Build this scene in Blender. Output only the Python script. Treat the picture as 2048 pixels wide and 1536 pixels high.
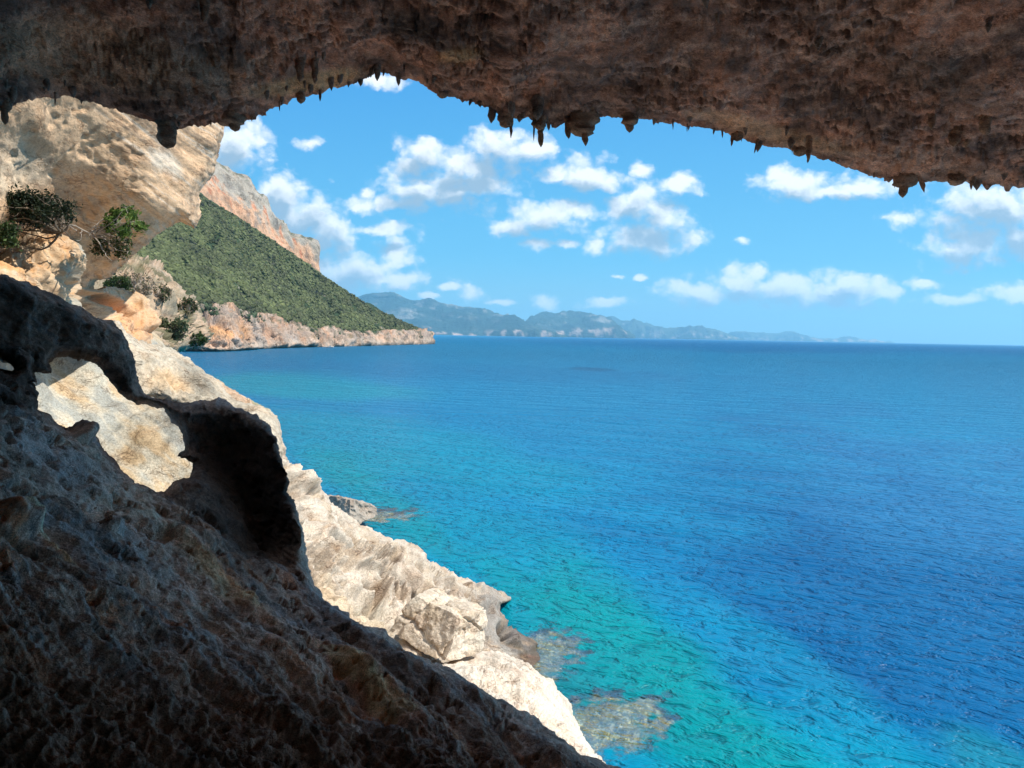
import bpy, math, random
import numpy as np
from mathutils import Vector, Matrix

for o in list(bpy.data.objects): bpy.data.objects.remove(o)
sc = bpy.context.scene
COL = sc.collection

# ------------------------------------------------------------------ camera
CAMZ = 15.0
F = 1539.0
PITCH = math.radians(3.607); ROLL = math.radians(1.07)
fw = Vector((0, math.cos(PITCH), -math.sin(PITCH)))
r0 = Vector((1, 0, 0)); u0 = r0.cross(fw)
rt = r0*math.cos(ROLL) + u0*math.sin(ROLL)
up = u0*math.cos(ROLL) - r0*math.sin(ROLL)
cd = bpy.data.cameras.new('camera'); cam = bpy.data.objects.new('camera', cd); COL.objects.link(cam)
cd.sensor_width = 36; cd.lens = 36*F/2048; cd.clip_start = 0.05; cd.clip_end = 300000
cam.matrix_world = Matrix(((rt.x, up.x, -fw.x, 0), (rt.y, up.y, -fw.y, 0), (rt.z, up.z, -fw.z, CAMZ), (0, 0, 0, 1)))
sc.camera = cam
CP = np.array([0, 0, CAMZ]); FW = np.array(fw); RT = np.array(rt); UP = np.array(up)

# ------------------------------------------------------------------ light and exposure
SUN_EL, SUN_AZ = math.radians(47), math.radians(90)      # azimuth clockwise from +Y
sd = bpy.data.lights.new('sun', 'SUN'); sd.energy = 4.1; sd.angle = math.radians(0.55); sd.color = (1, .93, .82)
sun = bpy.data.objects.new('sun', sd); COL.objects.link(sun)
S = Vector((math.sin(SUN_AZ)*math.cos(SUN_EL), math.cos(SUN_AZ)*math.cos(SUN_EL), math.sin(SUN_EL)))
sun.rotation_euler = S.to_track_quat('Z', 'Y').to_euler()
sc.view_settings.view_transform = 'Standard'; sc.view_settings.look = 'None'
sc.view_settings.exposure = 0.6; sc.view_settings.gamma = 1; sc.view_settings.use_curve_mapping = False
try:
    sc.cycles.use_denoising = True
    sc.cycles.max_bounces = 8; sc.cycles.diffuse_bounces = 6; sc.cycles.volume_bounces = 1
    sc.cycles.transparent_max_bounces = 12
    sc.cycles.caustics_reflective = False; sc.cycles.caustics_refractive = False
    sc.cycles.sample_clamp_indirect = 8
except Exception: pass

class NT:
    """small helper to wire node trees"""
    def __init__(s, tree): s.t = tree; s.n = tree.nodes; s.l = tree.links; s.n.clear()
    def put(s, sock, v):
        if isinstance(v, bpy.types.NodeSocket): s.l.new(v, sock)
        elif v is not None:
            try: sock.default_value = v
            except Exception: sock.default_value = (v[0], v[1], v[2], 1)
    def node(s, t, **k):
        n = s.n.new(t)
        for a, b in k.items(): setattr(n, a, b)
        return n
    def math(s, op, a, b=None, c=None, clamp=False):
        n = s.node('ShaderNodeMath', operation=op, use_clamp=clamp)
        s.put(n.inputs[0], a)
        if b is not None: s.put(n.inputs[1], b)
        if c is not None: s.put(n.inputs[2], c)
        return n.outputs[0]
    def vm(s, op, a, b=None, c=None, scale=None):
        n = s.node('ShaderNodeVectorMath', operation=op)
        s.put(n.inputs[0], a)
        if b is not None: s.put(n.inputs[1], b)
        if c is not None: s.put(n.inputs[2], c)
        if scale is not None: s.put(n.inputs[3], scale)
        return n.outputs['Value'] if op in ('LENGTH', 'DOT_PRODUCT', 'DISTANCE') else n.outputs[0]
    def rng(s, v, a, b, c=0., d=1., smooth=False):
        n = s.node('ShaderNodeMapRange', interpolation_type='SMOOTHSTEP' if smooth else 'LINEAR')
        for i, x in enumerate((v, a, b, c, d)): s.put(n.inputs[i], x)
        return n.outputs[0]
    def mix(s, f, a, b, mode='MIX'):
        n = s.node('ShaderNodeMix', data_type='RGBA', blend_type=mode)
        s.put(n.inputs[0], f); s.put(n.inputs[6], a if not isinstance(a, tuple) else (*a[:3], 1)); s.put(n.inputs[7], b if not isinstance(b, tuple) else (*b[:3], 1))
        return n.outputs[2]
    def noise(s, vec, scale, detail=4, rough=.55, dist=0., dim='3D', typ='FBM'):
        n = s.node('ShaderNodeTexNoise', noise_dimensions=dim)
        try: n.noise_type = typ
        except Exception: pass
        s.put(n.inputs['Vector'], vec); n.inputs['Scale'].default_value = scale; n.inputs['Detail'].default_value = detail
        n.inputs['Roughness'].default_value = rough; n.inputs['Distortion'].default_value = dist
        return n.outputs['Fac'], n.outputs['Color']
    def vor(s, vec, scale, feature='F1'):
        n = s.node('ShaderNodeTexVoronoi', feature=feature)
        s.put(n.inputs['Vector'], vec); n.inputs['Scale'].default_value = scale
        return n.outputs['Distance']
    def bump(s, h, strength, dist, normal=None):
        n = s.node('ShaderNodeBump'); n.inputs['Strength'].default_value = strength
        s.put(n.inputs['Distance'], dist); s.put(n.inputs['Height'], h)
        if normal is not None: s.put(n.inputs['Normal'], normal)
        return n.outputs[0]
    def pos(s): return s.node('ShaderNodeNewGeometry').outputs['Position']

# ------------------------------------------------------------------ pixel <-> place
def ray(px, py):
    """directions with unit depth for positions in the 2048 x 1536 photograph"""
    px = np.asarray(px, float); py = np.asarray(py, float)
    return FW + RT*((px-1024)/F)[..., None] + UP*((768-py)/F)[..., None]
def pt(px, py, d): return CP + ray(px, py)*np.asarray(d, float)[..., None]
def seadepth(px, py): return -CAMZ/np.minimum(ray(px, py)[..., 2], -1e-5)

# ------------------------------------------------------------------ sky with clouds
CLOUDS = [(468,305,52,48),(505,275,34,30),(590,430,70,46),(655,462,52,42),(560,385,40,36),(690,545,78,42),(795,512,34,28),(760,560,85,24),(640,590,80,34),
 (845,303,42,26),(818,330,28,18),(865,378,88,40),(945,368,75,30),(830,385,50,26),(1000,297,58,34),(1065,300,52,24),(940,330,70,26),
 (722,412,30,18),(732,388,18,13),(775,408,34,12),(765,460,52,11),(1165,350,62,28),(1112,348,26,17),(1195,362,50,18),(1288,341,22,13),
 (1090,432,76,28),(1150,418,32,20),(1025,450,36,14),(1062,489,24,12),(1128,487,22,9),(1188,490,20,17),(1300,478,84,28),(1285,415,52,42),(1365,368,40,18),(1235,420,30,24),(1330,440,46,30),
 (1590,372,72,24),(1560,350,34,22),(1725,370,72,20),(1660,385,60,12),(1798,445,34,15),(1985,420,115,46),(1935,490,80,34),(2040,470,60,46),(1486,482,13,7),
 (1495,562,62,26),(1410,585,75,24),(1560,580,90,28),(1695,570,60,30),(1660,590,110,24),(1750,585,60,20),(1850,567,38,11),(1912,598,52,11),(2030,588,52,18),
 (1242,553,11,5),(1286,555,12,6),(895,578,18,8),(942,588,26,16),(862,594,18,6),(1088,602,34,13),(1210,608,44,8),(1005,606,26,6),(765,160,40,14),(615,291,22,11)]
w = bpy.data.worlds.new("World"); sc.world = w; w.use_nodes = True
try: w.cycles.sampling_method = 'MANUAL'; w.cycles.sample_map_resolution = 512
except Exception: pass
N = NT(w.node_tree)
sky = N.node('ShaderNodeTexSky', sky_type='NISHITA'); sky.sun_disc = False
sky.sun_elevation = SUN_EL; sky.sun_rotation = SUN_AZ; sky.altitude = 0; sky.air_density = 1.0; sky.dust_density = .3; sky.ozone_density = 2.0
tc = N.node('ShaderNodeTexCoord').outputs['Generated']
sep = N.node('ShaderNodeSeparateXYZ'); N.put(sep.inputs[0], tc)
yy = N.math('MAXIMUM', sep.outputs[1], .05)
U = N.math('DIVIDE', sep.outputs[0], yy); V = N.math('DIVIDE', sep.outputs[2], yy)
cmb = N.node('ShaderNodeCombineXYZ'); N.put(cmb.inputs[0], U); N.put(cmb.inputs[1], V); UVv = cmb.outputs[0]
n1f, n1 = N.noise(N.vm('MULTIPLY', UVv, (1, 1.5, 1)), 14, 5, .62, dim='2D')
wv = N.vm('MULTIPLY_ADD', N.vm('SUBTRACT', n1, (.5, .5, .5)), (.032, .022, 0), UVv)
def cloudfield(vec, nv, idx, k=1.):
    m = None
    for (cx, cy, rx, ry) in idx:
        d = ray(np.array(cx), np.array(cy)); cu, cv = d[0]/d[1], d[2]/d[1]
        rx, ry = rx*1.36/F, ry*1.36/F
        L = N.vm('LENGTH', N.vm('MULTIPLY_ADD', vec, (1/rx, 1/ry, 0), (-cu/rx, -cv/ry, 0)))
        if m is None: m = L
        else:
            nn = N.node('ShaderNodeMath', operation='SMOOTH_MIN'); N.put(nn.inputs[0], m); N.put(nn.inputs[1], L); nn.inputs[2].default_value = .25; m = nn.outputs[0]
    sc2 = N.vm('MULTIPLY', N.vm('MULTIPLY_ADD', N.vm('SUBTRACT', n1, (.5, .5, .5)), (.02, .02, 0), nv), (1, 1.3, 1))
    f, _ = N.noise(sc2, 34, 6, .6, dim='2D')
    vo = N.node('ShaderNodeTexVoronoi', feature='SMOOTH_F1', voronoi_dimensions='2D'); N.put(vo.inputs['Vector'], sc2); vo.inputs['Scale'].default_value = 30
    vo.inputs['Detail'].default_value = 2.5; vo.inputs['Roughness'].default_value = .55; vo.inputs['Smoothness'].default_value = .35
    b_ = N.math('MULTIPLY_ADD', vo.outputs['Distance'], -.62*k, .32+.38*k)
    return N.math('ADD', b_, N.math('MULTIPLY_ADD', f, 1.0*k, N.math('SUBTRACT', .9-.5*k, m)))
d1 = cloudfield(wv, UVv, CLOUDS)
off = N.vm('ADD', wv, (.006, .024, 0)); off2 = N.vm('ADD', UVv, (.006, .012, 0))
d2 = cloudfield(off, off2, [c for c in CLOUDS if c[2] > 38], .55)
front = N.rng(sep.outputs[1], .25, .45)
# clouds outside the picture carry on at random
gx = N.node('ShaderNodeCombineXYZ'); zz = N.math('MAXIMUM', sep.outputs[2], .04)
N.put(gx.inputs[0], N.math('DIVIDE', sep.outputs[0], zz)); N.put(gx.inputs[1], N.math('DIVIDE', sep.outputs[1], zz))
g, _ = N.noise(gx.outputs[0], .9, 5, .55, dim='2D')
ga = N.math('MULTIPLY', N.rng(g, .46, .62, 0, .9, True), N.rng(sep.outputs[2], .04, .2))
ga = N.math('MULTIPLY', ga, N.math('MAXIMUM', N.math('SUBTRACT', 1, front), N.rng(V, .5, .7)))
alpha = N.math('MULTIPLY', N.rng(d1, .0, .84, 0, .95, True), front)
alpha = N.math('MULTIPLY', alpha, N.rng(V, .0, .03))
alpha = N.math('MAXIMUM', alpha, ga)
shade = N.rng(d2, .1, .85, 0, 1, True)
edge = N.rng(d1, .1, .9, 0, 1, True)
shade = N.math('MULTIPLY', shade, N.rng(ga, 0, .3, 1, .15))
ccol = N.mix(shade, (9.2, 9.4, 9.5), (3.0, 4.15, 5.3))
skyc = N.mix(1.0, sky.outputs[0], (.95, 1.35, 1.35), 'MULTIPLY')
low = N.rng(V, 0, .34, 1, 0)
grad = N.mix(N.rng(V, .09, .34), (1.0, 4.35, 7.2), (.34, 2.75, 6.6))
grad = N.mix(N.rng(V, .0, .11, 1, 0, True), grad, (2.5, 5.1, 6.5))
skyc = N.mix(N.math('MULTIPLY', N.rng(V, .36, 1.2, .88, .2), 1.0), skyc, grad)
colr = N.mix(alpha, skyc, ccol)
bg = N.node('ShaderNodeBackground'); bg.inputs[1].default_value = .085; N.put(bg.inputs[0], colr)
N.l.new(bg.outputs[0], N.node('ShaderNodeOutputWorld').inputs[0])

# ------------------------------------------------------------------ noise in numpy
def _h(i, seed):
    i = (i.astype(np.int64)*np.array([73856093, 19349663, 83492791])).sum(-1) ^ (seed*2654435)
    i = (i ^ (i >> 13))*1274126177 & 0x7fffffff
    return i ^ (i >> 16)
_g = np.random.RandomState(5).normal(size=(256, 3)); _g /= np.linalg.norm(_g, axis=1)[:, None]
def perlin(p, seed=0):
    i = np.floor(p); f = p-i; u = f*f*f*(f*(f*6-15)+10); i = i.astype(np.int64); r = 0
    for dx in (0, 1):
        for dy in (0, 1):
            for dz in (0, 1):
                o = np.array([dx, dy, dz]); g = _g[_h(i+o, seed) & 255]
                wgt = np.where(dx, u[..., 0], 1-u[..., 0])*np.where(dy, u[..., 1], 1-u[..., 1])*np.where(dz, u[..., 2], 1-u[..., 2])
                r = r+wgt*(g*(f-o)).sum(-1)
    return r*1.5
def fbm(p, o=5, g=.5, seed=0):
    r = 0; a = 1; s = 0
    for k in range(o): r = r+a*perlin(p*2.03**k+k*17.3, seed+k); s += a; a *= g
    return r/s*1.4
def ridge(p, o=4, g=.55, seed=0):
    r = 0; a = 1; s = 0
    for k in range(o): r = r+a*(1-2.4*np.abs(perlin(p*2.07**k+k*11.7, seed+k))); s += a; a *= g
    return r/s
_c = np.random.RandomState(9).random((1024, 3))
def worley(p, seed=0):
    i = np.floor(p).astype(np.int64); f1 = np.full(p.shape[:-1], 9.); f2 = f1.copy()
    for dx in (-1, 0, 1):
        for dy in (-1, 0, 1):
            for dz in (-1, 0, 1):
                c = i+np.array([dx, dy, dz]); q = c+_c[_h(c, seed) & 1023]
                d = ((q-p)**2).sum(-1); f2 = np.minimum(f2, np.maximum(f1, d)); f1 = np.minimum(f1, d)
    return np.sqrt(f1), np.sqrt(f2)
def sstep(x, a, b): t = np.clip((x-a)/(b-a), 0, 1); return t*t*(3-2*t)

def sdf(px, py, polys):
    """signed distance in pixels to a set of outlines (even-odd), negative inside"""
    d = np.full(px.shape, 1e9); ins = np.zeros(px.shape, bool)
    for P in polys:
        P = np.array(P, float); Q = np.roll(P, -1, 0)
        for (ax, ay), (bx, by) in zip(P, Q):
            ex, ey = bx-ax, by-ay; wx, wy = px-ax, py-ay
            t = np.clip((wx*ex+wy*ey)/(ex*ex+ey*ey+1e-9), 0, 1)
            d = np.minimum(d, (wx-ex*t)**2+(wy-ey*t)**2)
            c = ((ay > py) != (by > py)) & (px < ex*(py-ay)/(ey if abs(ey) > 1e-9 else 1e-9)+ax)
            ins ^= c
    d = np.sqrt(d)
    return np.where(ins, -d, d)
def smooth_poly(P, n=4, closed=True):
    """Catmull-Rom rounding of an outline"""
    P = np.array(P, float); out = []
    m = len(P)
    for i in range(m if closed else m-1):
        p0, p1, p2, p3 = (P[(i+k-1) % m] if closed else P[min(max(i+k-1, 0), m-1)] for k in range(4))
        for t in np.arange(n)/n:
            out.append(.5*((2*p1)+(-p0+p2)*t+(2*p0-5*p1+4*p2-p3)*t*t+(-p0+3*p1-3*p2+p3)*t**3))
    return np.array(out)
def tps(ctrl):
    """thin plate spline through (px, py, depth) in inverse depth"""
    C = np.array(ctrl, float); X = C[:, :2]/500.; v = 1/C[:, 2]; n = len(C)
    def phi(r2): return .5*r2*np.log(r2+1e-9)
    K = phi(((X[:, None]-X[None])**2).sum(-1))+np.eye(n)*2e-3
    Pm = np.c_[np.ones(n), X]; A = np.zeros((n+3, n+3)); A[:n, :n] = K; A[:n, n:] = Pm; A[n:, :n] = Pm.T
    s = np.linalg.solve(A, np.r_[v, 0, 0, 0])
    lo, hi = v.min()*.75, v.max()*1.35
    def ev(px, py):
        x = px/500.; y = py/500.; r = s[n]+s[n+1]*x+s[n+2]*y
        for k in range(n): r = r+s[k]*phi((x-X[k, 0])**2+(y-X[k, 1])**2)
        return 1/np.clip(r, lo, hi)
    return ev

# ------------------------------------------------------------------ mesh makers
def link(name, me, mat=None, parent=None, label=None, cat=None, group=None, kind=None):
    o = bpy.data.objects.new(name, me); COL.objects.link(o)
    if mat is not None and me is not None and len(me.materials) == 0: me.materials.append(mat)
    if parent: o.parent = parent
    for k, v in (('label', label), ('category', cat), ('group', group), ('kind', kind)):
        if v: o[k] = v
    return o
def np_mesh(name, V_, Fq, col=None, smooth=True, extra=None):
    """V_ (n,3), Fq (m,3 or 4) or list of those"""
    me = bpy.data.meshes.new(name)
    Fs = Fq if isinstance(Fq, list) else [Fq]
    Fs = [f for f in Fs if len(f)]
    me.vertices.add(len(V_)); me.vertices.foreach_set('co', np.ascontiguousarray(V_, np.float32).ravel())
    loops = np.concatenate([f.ravel() for f in Fs]); cnt = np.concatenate([np.full(len(f), f.shape[1]) for f in Fs])
    me.loops.add(len(loops)); me.loops.foreach_set('vertex_index', loops.astype(np.int32))
    me.polygons.add(len(cnt)); st = np.r_[0, np.cumsum(cnt)[:-1]]
    me.polygons.foreach_set('loop_start', st.astype(np.int32))
    try: me.polygons.foreach_set('loop_total', cnt.astype(np.int32))
    except Exception: pass
    me.polygons.foreach_set('use_smooth', np.full(len(cnt), smooth))
    if col is not None:
        a = me.color_attributes.new('tone', 'FLOAT_COLOR', 'POINT')
        a.data.foreach_set('color', np.c_[np.clip(col, 0, 1), np.ones(len(col))].astype(np.float32).ravel())
    for k, v in (extra or {}).items():
        a = me.attributes.new(k, 'FLOAT', 'POINT'); a.data.foreach_set('value', v.astype(np.float32))
    me.update(); me.validate()
    return me

def blend(base, layers):
    c = base
    for m, rgb in layers: c = c*(1-m[..., None])+np.array(rgb)*m[..., None]
    return c
def spot(px, py, cx, cy, rx, ry, ang=0, jit=0):
    a = math.radians(ang); x = px-cx; y = py-cy
    u = (x*math.cos(a)+y*math.sin(a))/rx; v = (-x*math.sin(a)+y*math.cos(a))/ry
    return 1-sstep(np.sqrt(u*u+v*v)+jit, .45, 1.15)

def relief(name, polys, depth, step, mat, disp=None, colour=None, edge=(40, .5), thick=2., jag=(5, 18), back=False, rounding=True, **tags):
    """a solid rock face: every point has its own distance from the viewer, edges roll over and run back"""
    polys = [np.array(p, float) for p in polys]
    A = polys[0]; x0, y0 = A.min(0)-2*step; x1, y1 = A.max(0)+2*step
    gx = np.arange(x0, x1, step); gy = np.arange(y0, y1, step); PX, PY = np.meshgrid(gx, gy)
    D = sdf(PX, PY, polys)
    if jag:
        q = np.stack([PX/jag[1], PY/jag[1], PX*0+3.3], -1); D = D+jag[0]*fbm(q, 4, .6, seed=len(name))
    gyv, gxv = np.gradient(D, step)
    inn = D < 0
    cell = inn[:-1, :-1] | inn[1:, :-1] | inn[:-1, 1:] | inn[1:, 1:]
    use = np.zeros(inn.shape, bool)
    use[:-1, :-1] |= cell; use[1:, :-1] |= cell; use[:-1, 1:] |= cell; use[1:, 1:] |= cell
    gl = np.maximum(np.hypot(gxv, gyv), .3); mv = np.where(use & ~inn, np.minimum(D, step*1.6), 0)
    QX = PX-mv*gxv/gl; QY = PY-mv*gyv/gl
    Dq = np.where(inn, D, 0)
    dep = depth(QX, QY)
    if rounding:
        t = np.clip(-Dq/edge[0], 0, 1); dep = dep+edge[1]*(1-np.sqrt(np.maximum(0, 1-(1-t)**2)))
    P = pt(QX, QY, dep)
    if disp is not None:
        P0 = pt(PX, PY, depth(PX, PY)); du = np.gradient(P0, axis=1); dv = np.gradient(P0, axis=0)
        n = np.cross(dv, du); n /= np.linalg.norm(n, axis=-1)[..., None]+1e-12
        s = np.sign((n*(CP-P)).sum(-1)); n *= np.where(s == 0, 1, s)[..., None]
        P = P+n*(disp(P, QX, QY)*(.25+.75*sstep(-Dq, 0, edge[0]*.8)))[..., None]
    idx = np.full(use.shape, -1); ii = np.flatnonzero(use.ravel()); idx.ravel()[ii] = np.arange(len(ii))
    cy, cx = np.nonzero(cell)
    quads = np.stack([idx[cy, cx], idx[cy+1, cx], idx[cy+1, cx+1], idx[cy, cx+1]], -1)
    V_ = P.reshape(-1, 3)[ii]; n0 = len(V_)
    C_ = None
    if colour is not None: C_ = colour(P, QX, QY).reshape(-1, 3)[ii]
    # rim
    e = np.concatenate([quads[:, [k, (k+1) % 4]] for k in range(4)])
    key = np.sort(e, 1); kk = key[:, 0]*10**7+key[:, 1]; un, inv, ct = np.unique(kk, return_inverse=True, return_counts=True)
    be = e[ct[inv] == 1]
    rd = V_-CP; rd = rd/np.linalg.norm(rd, axis=1)[:, None]
    if back:
        Bk = V_+rd*thick; V2 = np.r_[V_, Bk]
        faces = [quads, quads[:, ::-1]+n0, np.stack([be[:, 1], be[:, 0], be[:, 0]+n0, be[:, 1]+n0], -1)]
        if C_ is not None: C_ = np.r_[C_, C_]
    else:
        bv = np.unique(be); m = np.full(n0, -1); m[bv] = np.arange(len(bv))
        layers = [V_]; faces = [quads]; prev = None; cl = [C_] if C_ is not None else None; basei = n0
        cen = V_.mean(0)
        for k, f_ in enumerate((.25, 1.)):
            W_ = V_[bv]+rd[bv]*thick*f_ + (fbm(V_[bv]*(3./max(thick, .5)), 3)*thick*.08*f_)[:, None]*np.array([.5, .2, 1])
            layers.append(W_)
            a0, a1 = (be[:, 0], be[:, 1]) if k == 0 else (m[be[:, 0]]+prev, m[be[:, 1]]+prev)
            faces.append(np.stack([a1, a0, m[be[:, 0]]+basei, m[be[:, 1]]+basei], -1))
            prev = basei; basei += len(bv)
            if cl is not None: cl.append(C_[bv])
        V2 = np.concatenate(layers)
        if cl is not None: C_ = np.concatenate(cl)
    me = np_mesh(name, V2, faces, C_)
    return link(name, me, mat, **tags)

def WARM(c, k=1.): return np.clip(c*np.array([1.95, 1.6, 1.38])*k, 0, .66)

# ------------------------------------------------------------------ materials
def rock_mat(name, s, bumps, var=.35, rough=.9, stretch=(1, 1, 1), fine=1.0, spec=.2, cracks=1.):
    """rock tinted by the tone of each place, s = size in metres of the main grain"""
    m = bpy.data.materials.new(name); m.use_nodes = True; N = NT(m.node_tree)
    p = N.vm('MULTIPLY', N.pos(), stretch)
    at = N.node('ShaderNodeVertexColor', layer_name='tone').outputs[0]
    a, ac = N.noise(p, .35/s, 6, .62); b, _ = N.noise(p, 2.1/s, 6, .65); c, _ = N.noise(p, 9/s, 4, .6)
    v = N.vor(N.vm('MULTIPLY_ADD', ac, (3*s, 3*s, 3*s), p), 1.3/s, 'DISTANCE_TO_EDGE')
    k = N.math('ADD', N.rng(a, .3, .7, 1-var, 1+var), N.rng(b, .3, .7, -var*.5, var*.5))
    k = N.math('MULTIPLY', k, N.rng(c, .3, .7, 1-.22*fine, 1+.22*fine))
    col = N.mix(1.0, at, N.math('MULTIPLY', k, 1.0), 'MULTIPLY')
    hs, hc = N.noise(p, .9/s, 3, .5)
    col = N.mix(N.rng(hs, .5, .7, 0, .3), col, N.mix(1.0, col, (1.18, .92, .74), 'MULTIPLY'))
    col = N.mix(N.rng(a, .52, .62, 0, .22), col, N.mix(1.0, col, (.74, .76, .80), 'MULTIPLY'))
    f1, _ = N.noise(N.vm('MULTIPLY', p, (1, 1, 1.8)), .55/s, 5, .6, .6); f2, _ = N.noise(N.vm('ADD', p, (31, 7, 3)), 1.5/s, 4, .6, .4)
    k1 = N.rng(N.math('ABSOLUTE', N.math('SUBTRACT', f1, .5)), .002, .014, 1, 0); k2 = N.rng(N.math('ABSOLUTE', N.math('SUBTRACT', f2, .5)), .002, .02, .6, 0)
    kk = N.math('MULTIPLY', N.math('MAXIMUM', k1, k2), N.rng(hs, .42, .58)); kk = N.math('MULTIPLY', kk, cracks)
    col = N.mix(N.math('MULTIPLY', kk, .62), col, N.mix(1.0, col, (.32, .26, .22), 'MULTIPLY'))
    sp, _ = N.noise(p, 14/s, 3, .7); col = N.mix(N.rng(sp, .56, .62, 0, .45*fine), col, N.mix(1.0, col, (.42, .40, .38), 'MULTIPLY')); col = N.mix(N.rng(sp, .44, .38, 0, .35*fine), col, N.mix(1.0, col, (1.4, 1.4, 1.38), 'MULTIPLY'))
    h = N.math('MULTIPLY_ADD', b, .7, N.math('MULTIPLY', a, .8)); h = N.math('MULTIPLY_ADD', c, .22, h)
    h = N.math('ADD', h, N.rng(v, 0, .05, -.05, 0))
    h = N.math('MULTIPLY_ADD', kk, -.22, h)
    nb = N.bump(h, 1.0, bumps*s)
    b2, _ = N.noise(p, 30/s, 3, .6); nb = N.bump(b2, .5, bumps*s*.12*fine, nb)
    pb = N.node('ShaderNodeBsdfPrincipled'); N.put(pb.inputs['Base Color'], col); pb.inputs['Roughness'].default_value = rough
    pb.inputs['Specular IOR Level'].default_value = spec; N.put(pb.inputs['Normal'], nb)
    N.l.new(pb.outputs[0], N.node('ShaderNodeOutputMaterial').inputs[0])
    return m
def leaf_mat(name, sat=.3):
    m = bpy.data.materials.new(name); m.use_nodes = True; N = NT(m.node_tree)
    at = N.node('ShaderNodeVertexColor', layer_name='tone').outputs[0]
    pb = N.node('ShaderNodeBsdfPrincipled'); N.put(pb.inputs['Base Color'], at); pb.inputs['Roughness'].default_value = .6
    pb.inputs['Specular IOR Level'].default_value = .25
    tr = N.node('ShaderNodeBsdfTranslucent'); N.put(tr.inputs[0], at)
    mx = N.node('ShaderNodeMixShader'); mx.inputs[0].default_value = sat; N.l.new(pb.outputs[0], mx.inputs[1]); N.l.new(tr.outputs[0], mx.inputs[2])
    N.l.new(mx.outputs[0], N.node('ShaderNodeOutputMaterial').inputs[0])
    return m
M_floor = rock_mat('cave_floor_rock', .11, .30, .5, fine=1.8)
M_roof = rock_mat('cave_roof_rock', .20, .30, .5, stretch=(.8, .8, 1.9), fine=1.3)
M_coast = rock_mat('pale_coast_rock', .7, .11, .22, stretch=(1, .8, 1.2))
M_over = rock_mat('overhang_rock', .7, .09, .25, stretch=(.7, .7, 1.5), fine=.6)
M_head = rock_mat('headland_rock', 14, .22, .3, stretch=(1.3, 1.3, .6))
M_mount = rock_mat('mountain_rock', 500, .22, .3, fine=.3, cracks=0.)
M_leaf = leaf_mat('leaves'); M_scrub = leaf_mat('scrub_leaves', .15)

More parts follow.
